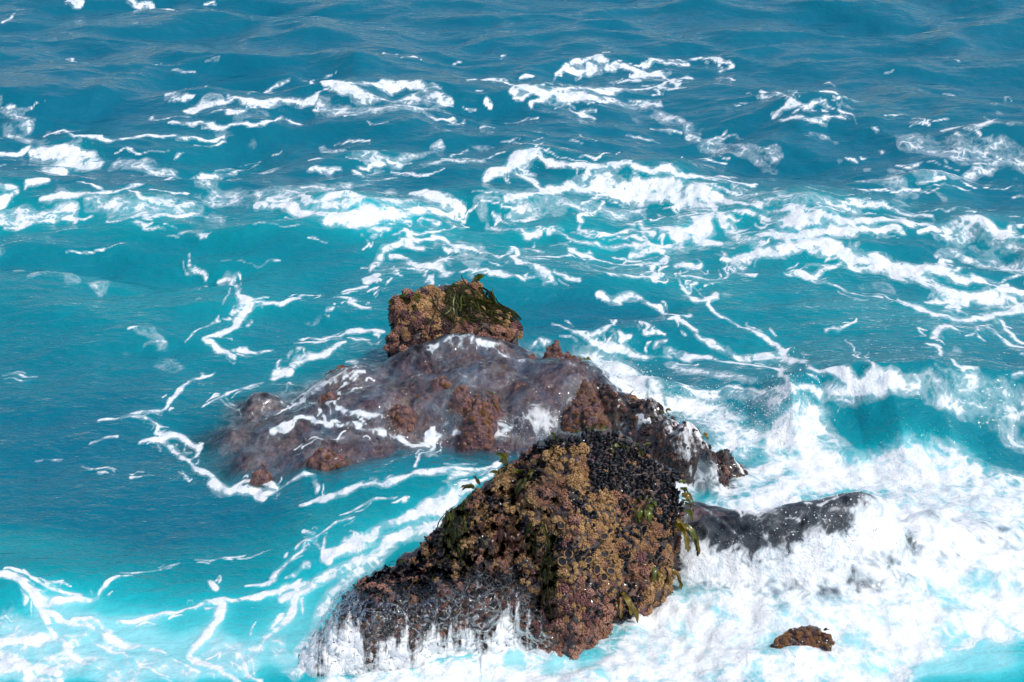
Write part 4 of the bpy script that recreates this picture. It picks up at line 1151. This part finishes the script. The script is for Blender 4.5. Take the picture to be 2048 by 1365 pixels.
seaweed('kelp_tuft', bs, 1366, 1000, 6, .12, .028, [G, GO], 'bright green ruffled kelp on the right side of the boulder', .7, .35, (.01, .02), side=(.6, -.3, -.2))
seaweed('hanging_kelp', bs, 1356, 1050, 7, .27, .030, [GO, G, GO, WD], 'long golden kelp hanging off the right edge of the boulder', .9, .35, (.015, .02), side=(.6, -.4, -.5))
seaweed('kelp_tuft', bs, 1288, 1014, 9, .13, .024, [G, G, WD], 'shiny green kelp tuft on the right face of the boulder', .8, .35, (.03, .015), side=(0, -.4, -.5))
seaweed('kelp_tuft', bs, 1306, 1128, 3, .18, .026, G, 'vivid green kelp blade near the lower right edge of the boulder', .9, .25, (.005, .01), side=(0, -.5, -.6))
seaweed('hanging_kelp', bs, 1330, 1140, 6, .18, .022, [GO, M['brown'], GO], 'amber kelp hanging under the lower right overhang of the boulder', .9, .35, (.03, .02), side=(.2, -.4, -.6))
seaweed('hanging_kelp', bs, 1238, 1195, 5, .20, .026, [GO, M['brown']], 'rusty golden kelp blade at the lower right foot of the boulder', .9, .3, (.02, .02), side=(0, -.5, -.6))
draped('draped_weed', bs, 912, 1026, 90, [WD, WD, WD, G], 'dark green weed curtain draped down the left side of the boulder', -4, 80, (17, 30), .0055, .03)
draped('draped_weed', bs, 1082, 1055, 26, [WD, WD, G], 'olive weed fringe hanging in the middle of the boulder face', 4, 60, (16, 8))
draped('draped_weed', bs, 1098, 1110, 22, WD, 'thin dark weed strand hanging down the centre of the boulder', 6, 130, (6, 12))
seaweed('red_weed_tuft', bs, 1020, 1068, 16, .17, .022, RW, 'glossy dark red weed flopped on the boulder face', .8, .35, (.06, .02), side=(0, -.5, -.4))
seaweed('red_weed_tuft', bs, 1060, 965, 9, .22, .018, [RW, WD], 'wet dark red weed strand below the upper sprig on the boulder', .8, .3, (.02, .04), side=(0, -.5, -.6))
seaweed('kelp_tuft', bs, 802, 1126, 3, .06, .020, G, 'tiny bright green leaf on the wet left shoulder of the boulder', .6, .3, (.01, .01))
seaweed('kelp_tuft', rs, 975, 786, 5, .12, .030, [G, WD], 'bright green kelp leaf lying on the middle of the reef', .6, .3, (.02, .01), side=(0, -.4, .2))
seaweed('brown_weed_tuft', rs, 890, 725, 9, .10, .016, [M['brown'], WD], 'brown weed knot on the reef hump in front of the stack', .5, .3, (.06, .02))
seaweed('kelp_tuft', rs, 1170, 722, 4, .08, .020, [GO, G], 'small amber weed sprigs at the top of the reef right edge', .5, .3, (.07, .02))
seaweed('kelp_tuft', ss_, 1318, 828, 6, .11, .024, [G, WD], 'green kelp sprig on the weedy slope above the boulder', .5, .3, (.03, .02))
seaweed('red_weed_tuft', ss_, 1265, 808, 12, .14, .026, [RW, M['brown']], 'dark red ruffled weed at the head of the weedy slope', .5, .35, (.07, .03))
seaweed('kelp_tuft', ss_, 1410, 862, 2, .07, .022, GO, 'lone amber leaf in the white water on the weedy slope', .5, .3, (.01, .01))
seaweed('kelp_tuft', ts, 1655, 1250, 2, .06, .012, WD, 'dark curled leaf on the small rock in the foam', .3, .3, (.01, .005), side=(.5, 0, .6))

# ------------------------------------------------------------------ water running down the boulder
rows = list(range(BF.start, BF.stop + 6))
cols = np.where((BU >= 598) & (BU <= 1120))[0]
VP = BP[np.ix_(rows, cols)] + BN[np.ix_(rows, cols)] * .058
uu, vv = pix(VP[..., 0], VP[..., 1], VP[..., 2])
VP = VP + BN[np.ix_(rows, cols)] * (.010 * noise3(VP[..., 0] * 9, VP[..., 1] * 9, VP[..., 2] * 3, 7))[..., None]
topline = np.interp(uu, [600, 700, 760, 820, 900, 960, 1010, 1060, 1120], [1100, 1170, 1165, 1150, 1150, 1120, 1115, 1160, 1230])
dn = sstep(-30, 190, vv - topline)
dens = dn * (.45 + .32 * sstep(1190, 1345, vv)) * (1 - .75 * sstep(1035, 1110, uu)) + .22 * sstep(740, 630, uu) * sstep(1130, 1200, vv)
dens = dens * (1 - .3 * sstep(720, 640, uu)) * np.clip(1.25 + .9 * noise2(uu / 45, vv / 260, 5), .2, 1.3)
vme = mesh_np('cascade', VP.reshape(-1, 3), quads=grid_quads(*uu.shape))
attr(vme, 'across', VP[..., 0]); attr(vme, 'down', -VP[..., 2]); attr(vme, 'dens', dens)
link('cascade', vme, M['veil'], label='white water streaming down the lower left face of the boulder', cat='cascade', kind='stuff')

# ------------------------------------------------------------------ water pouring over the weedy slope
sz_ = np.where(sgz > -.3, sgz, -.3)
for _ in range(6):
    sz_[1:-1, 1:-1] = np.maximum(sz_, .25 * (sz_ + 0))[1:-1, 1:-1] * .4 + .15 * (sz_[:-2, 1:-1] + sz_[2:, 1:-1] + sz_[1:-1, :-2] + sz_[1:-1, 2:])
SV = np.stack([sgx, sgy, sz_ + .030 + .012 * noise2(sgx * 9, sgy * 9, 120)], -1)
su, sv = pix(SV[..., 0], SV[..., 1], SV[..., 2])
wet = sstep(1190, 1280, su) * sstep(1560, 1480, su) * sstep(-.06, .02, sab)
sd = wet * np.clip(.44 + .20 * sstep(1300, 1430, su) + .45 * noise2(sgx * 3.2 + sgy, sgy * 2.2, 121), .05, .85)
sme = mesh_np('cascade', SV.reshape(-1, 3), quads=grid_quads(*su.shape))
attr(sme, 'across', sgx * .86 + sgy * .5); attr(sme, 'down', sgy * .86 - sgx * .5 - SV[..., 2]); attr(sme, 'dens', sd)
link('cascade', sme, M['veil'], label='white water pouring over the weedy slope beside the foam bank', cat='cascade', kind='stuff')

# ------------------------------------------------------------------ spray
def spray(name, sources, label):
    V, Fc, o = [], [], 0
    for (u, v, ru, rv, n, hmax, smin, smax_) in sources:
        x0, y0, z0 = on_sea(u, v)
        k = float(scale_at(y0)); s = H / math.sqrt(y0 * y0 + H * H)
        for _ in range(n):
            x = x0 + r.normal() * ru / k * .6; y = y0 + r.normal() * rv / k / s * .6
            hgt = .85 * hmax * r.random() ** 3.4
            sz = .6 * (smin + (smax_ - smin) * r.random() ** 5)
            c = np.array([x, y, float(surf(x, y)) + hgt])
            V.append(ICO_V * sz * (1 + .3 * r.normal(size=3).clip(-1, 1)) + c); Fc.append(ICO_F + o); o += 12
    me = mesh_np(name, np.concatenate(V), tris=np.concatenate(Fc))
    return link(name, me, M['drop'], label=label, cat='spray', kind='stuff')
spray('spray_droplets', [(1580, 830, 60, 30, 700, .40, .003, .012), (1400, 830, 120, 30, 800, .25, .003, .010), (1480, 880, 60, 40, 500, .2, .003, .01), (1250, 760, 60, 40, 500, .2, .003, .009),
      (1820, 990, 120, 30, 1000, .28, .003, .011), (1950, 1010, 120, 30, 700, .25, .003, .011), (1850, 870, 120, 15, 160, .10, .002, .006), (1700, 1070, 160, 25, 700, .18, .003, .010),
      (1460, 1095, 80, 8, 120, .10, .002, .006), (1620, 1300, 120, 40, 500, .12, .002, .008), (1850, 775, 200, 14, 160, .08, .002, .006), (1900, 1150, 200, 80, 900, .2, .002, .009),
      (660, 1290, 50, 50, 500, .15, .002, .007), (800, 1345, 150, 14, 500, .15, .002, .008), (1060, 860, 120, 20, 400, .12, .002, .008), (1350, 1100, 40, 20, 200, .15, .002, .007)],
      'fine white spray thrown up over the churning water')
print('verts sea', NR * NC, 'objects', len(bpy.data.objects))
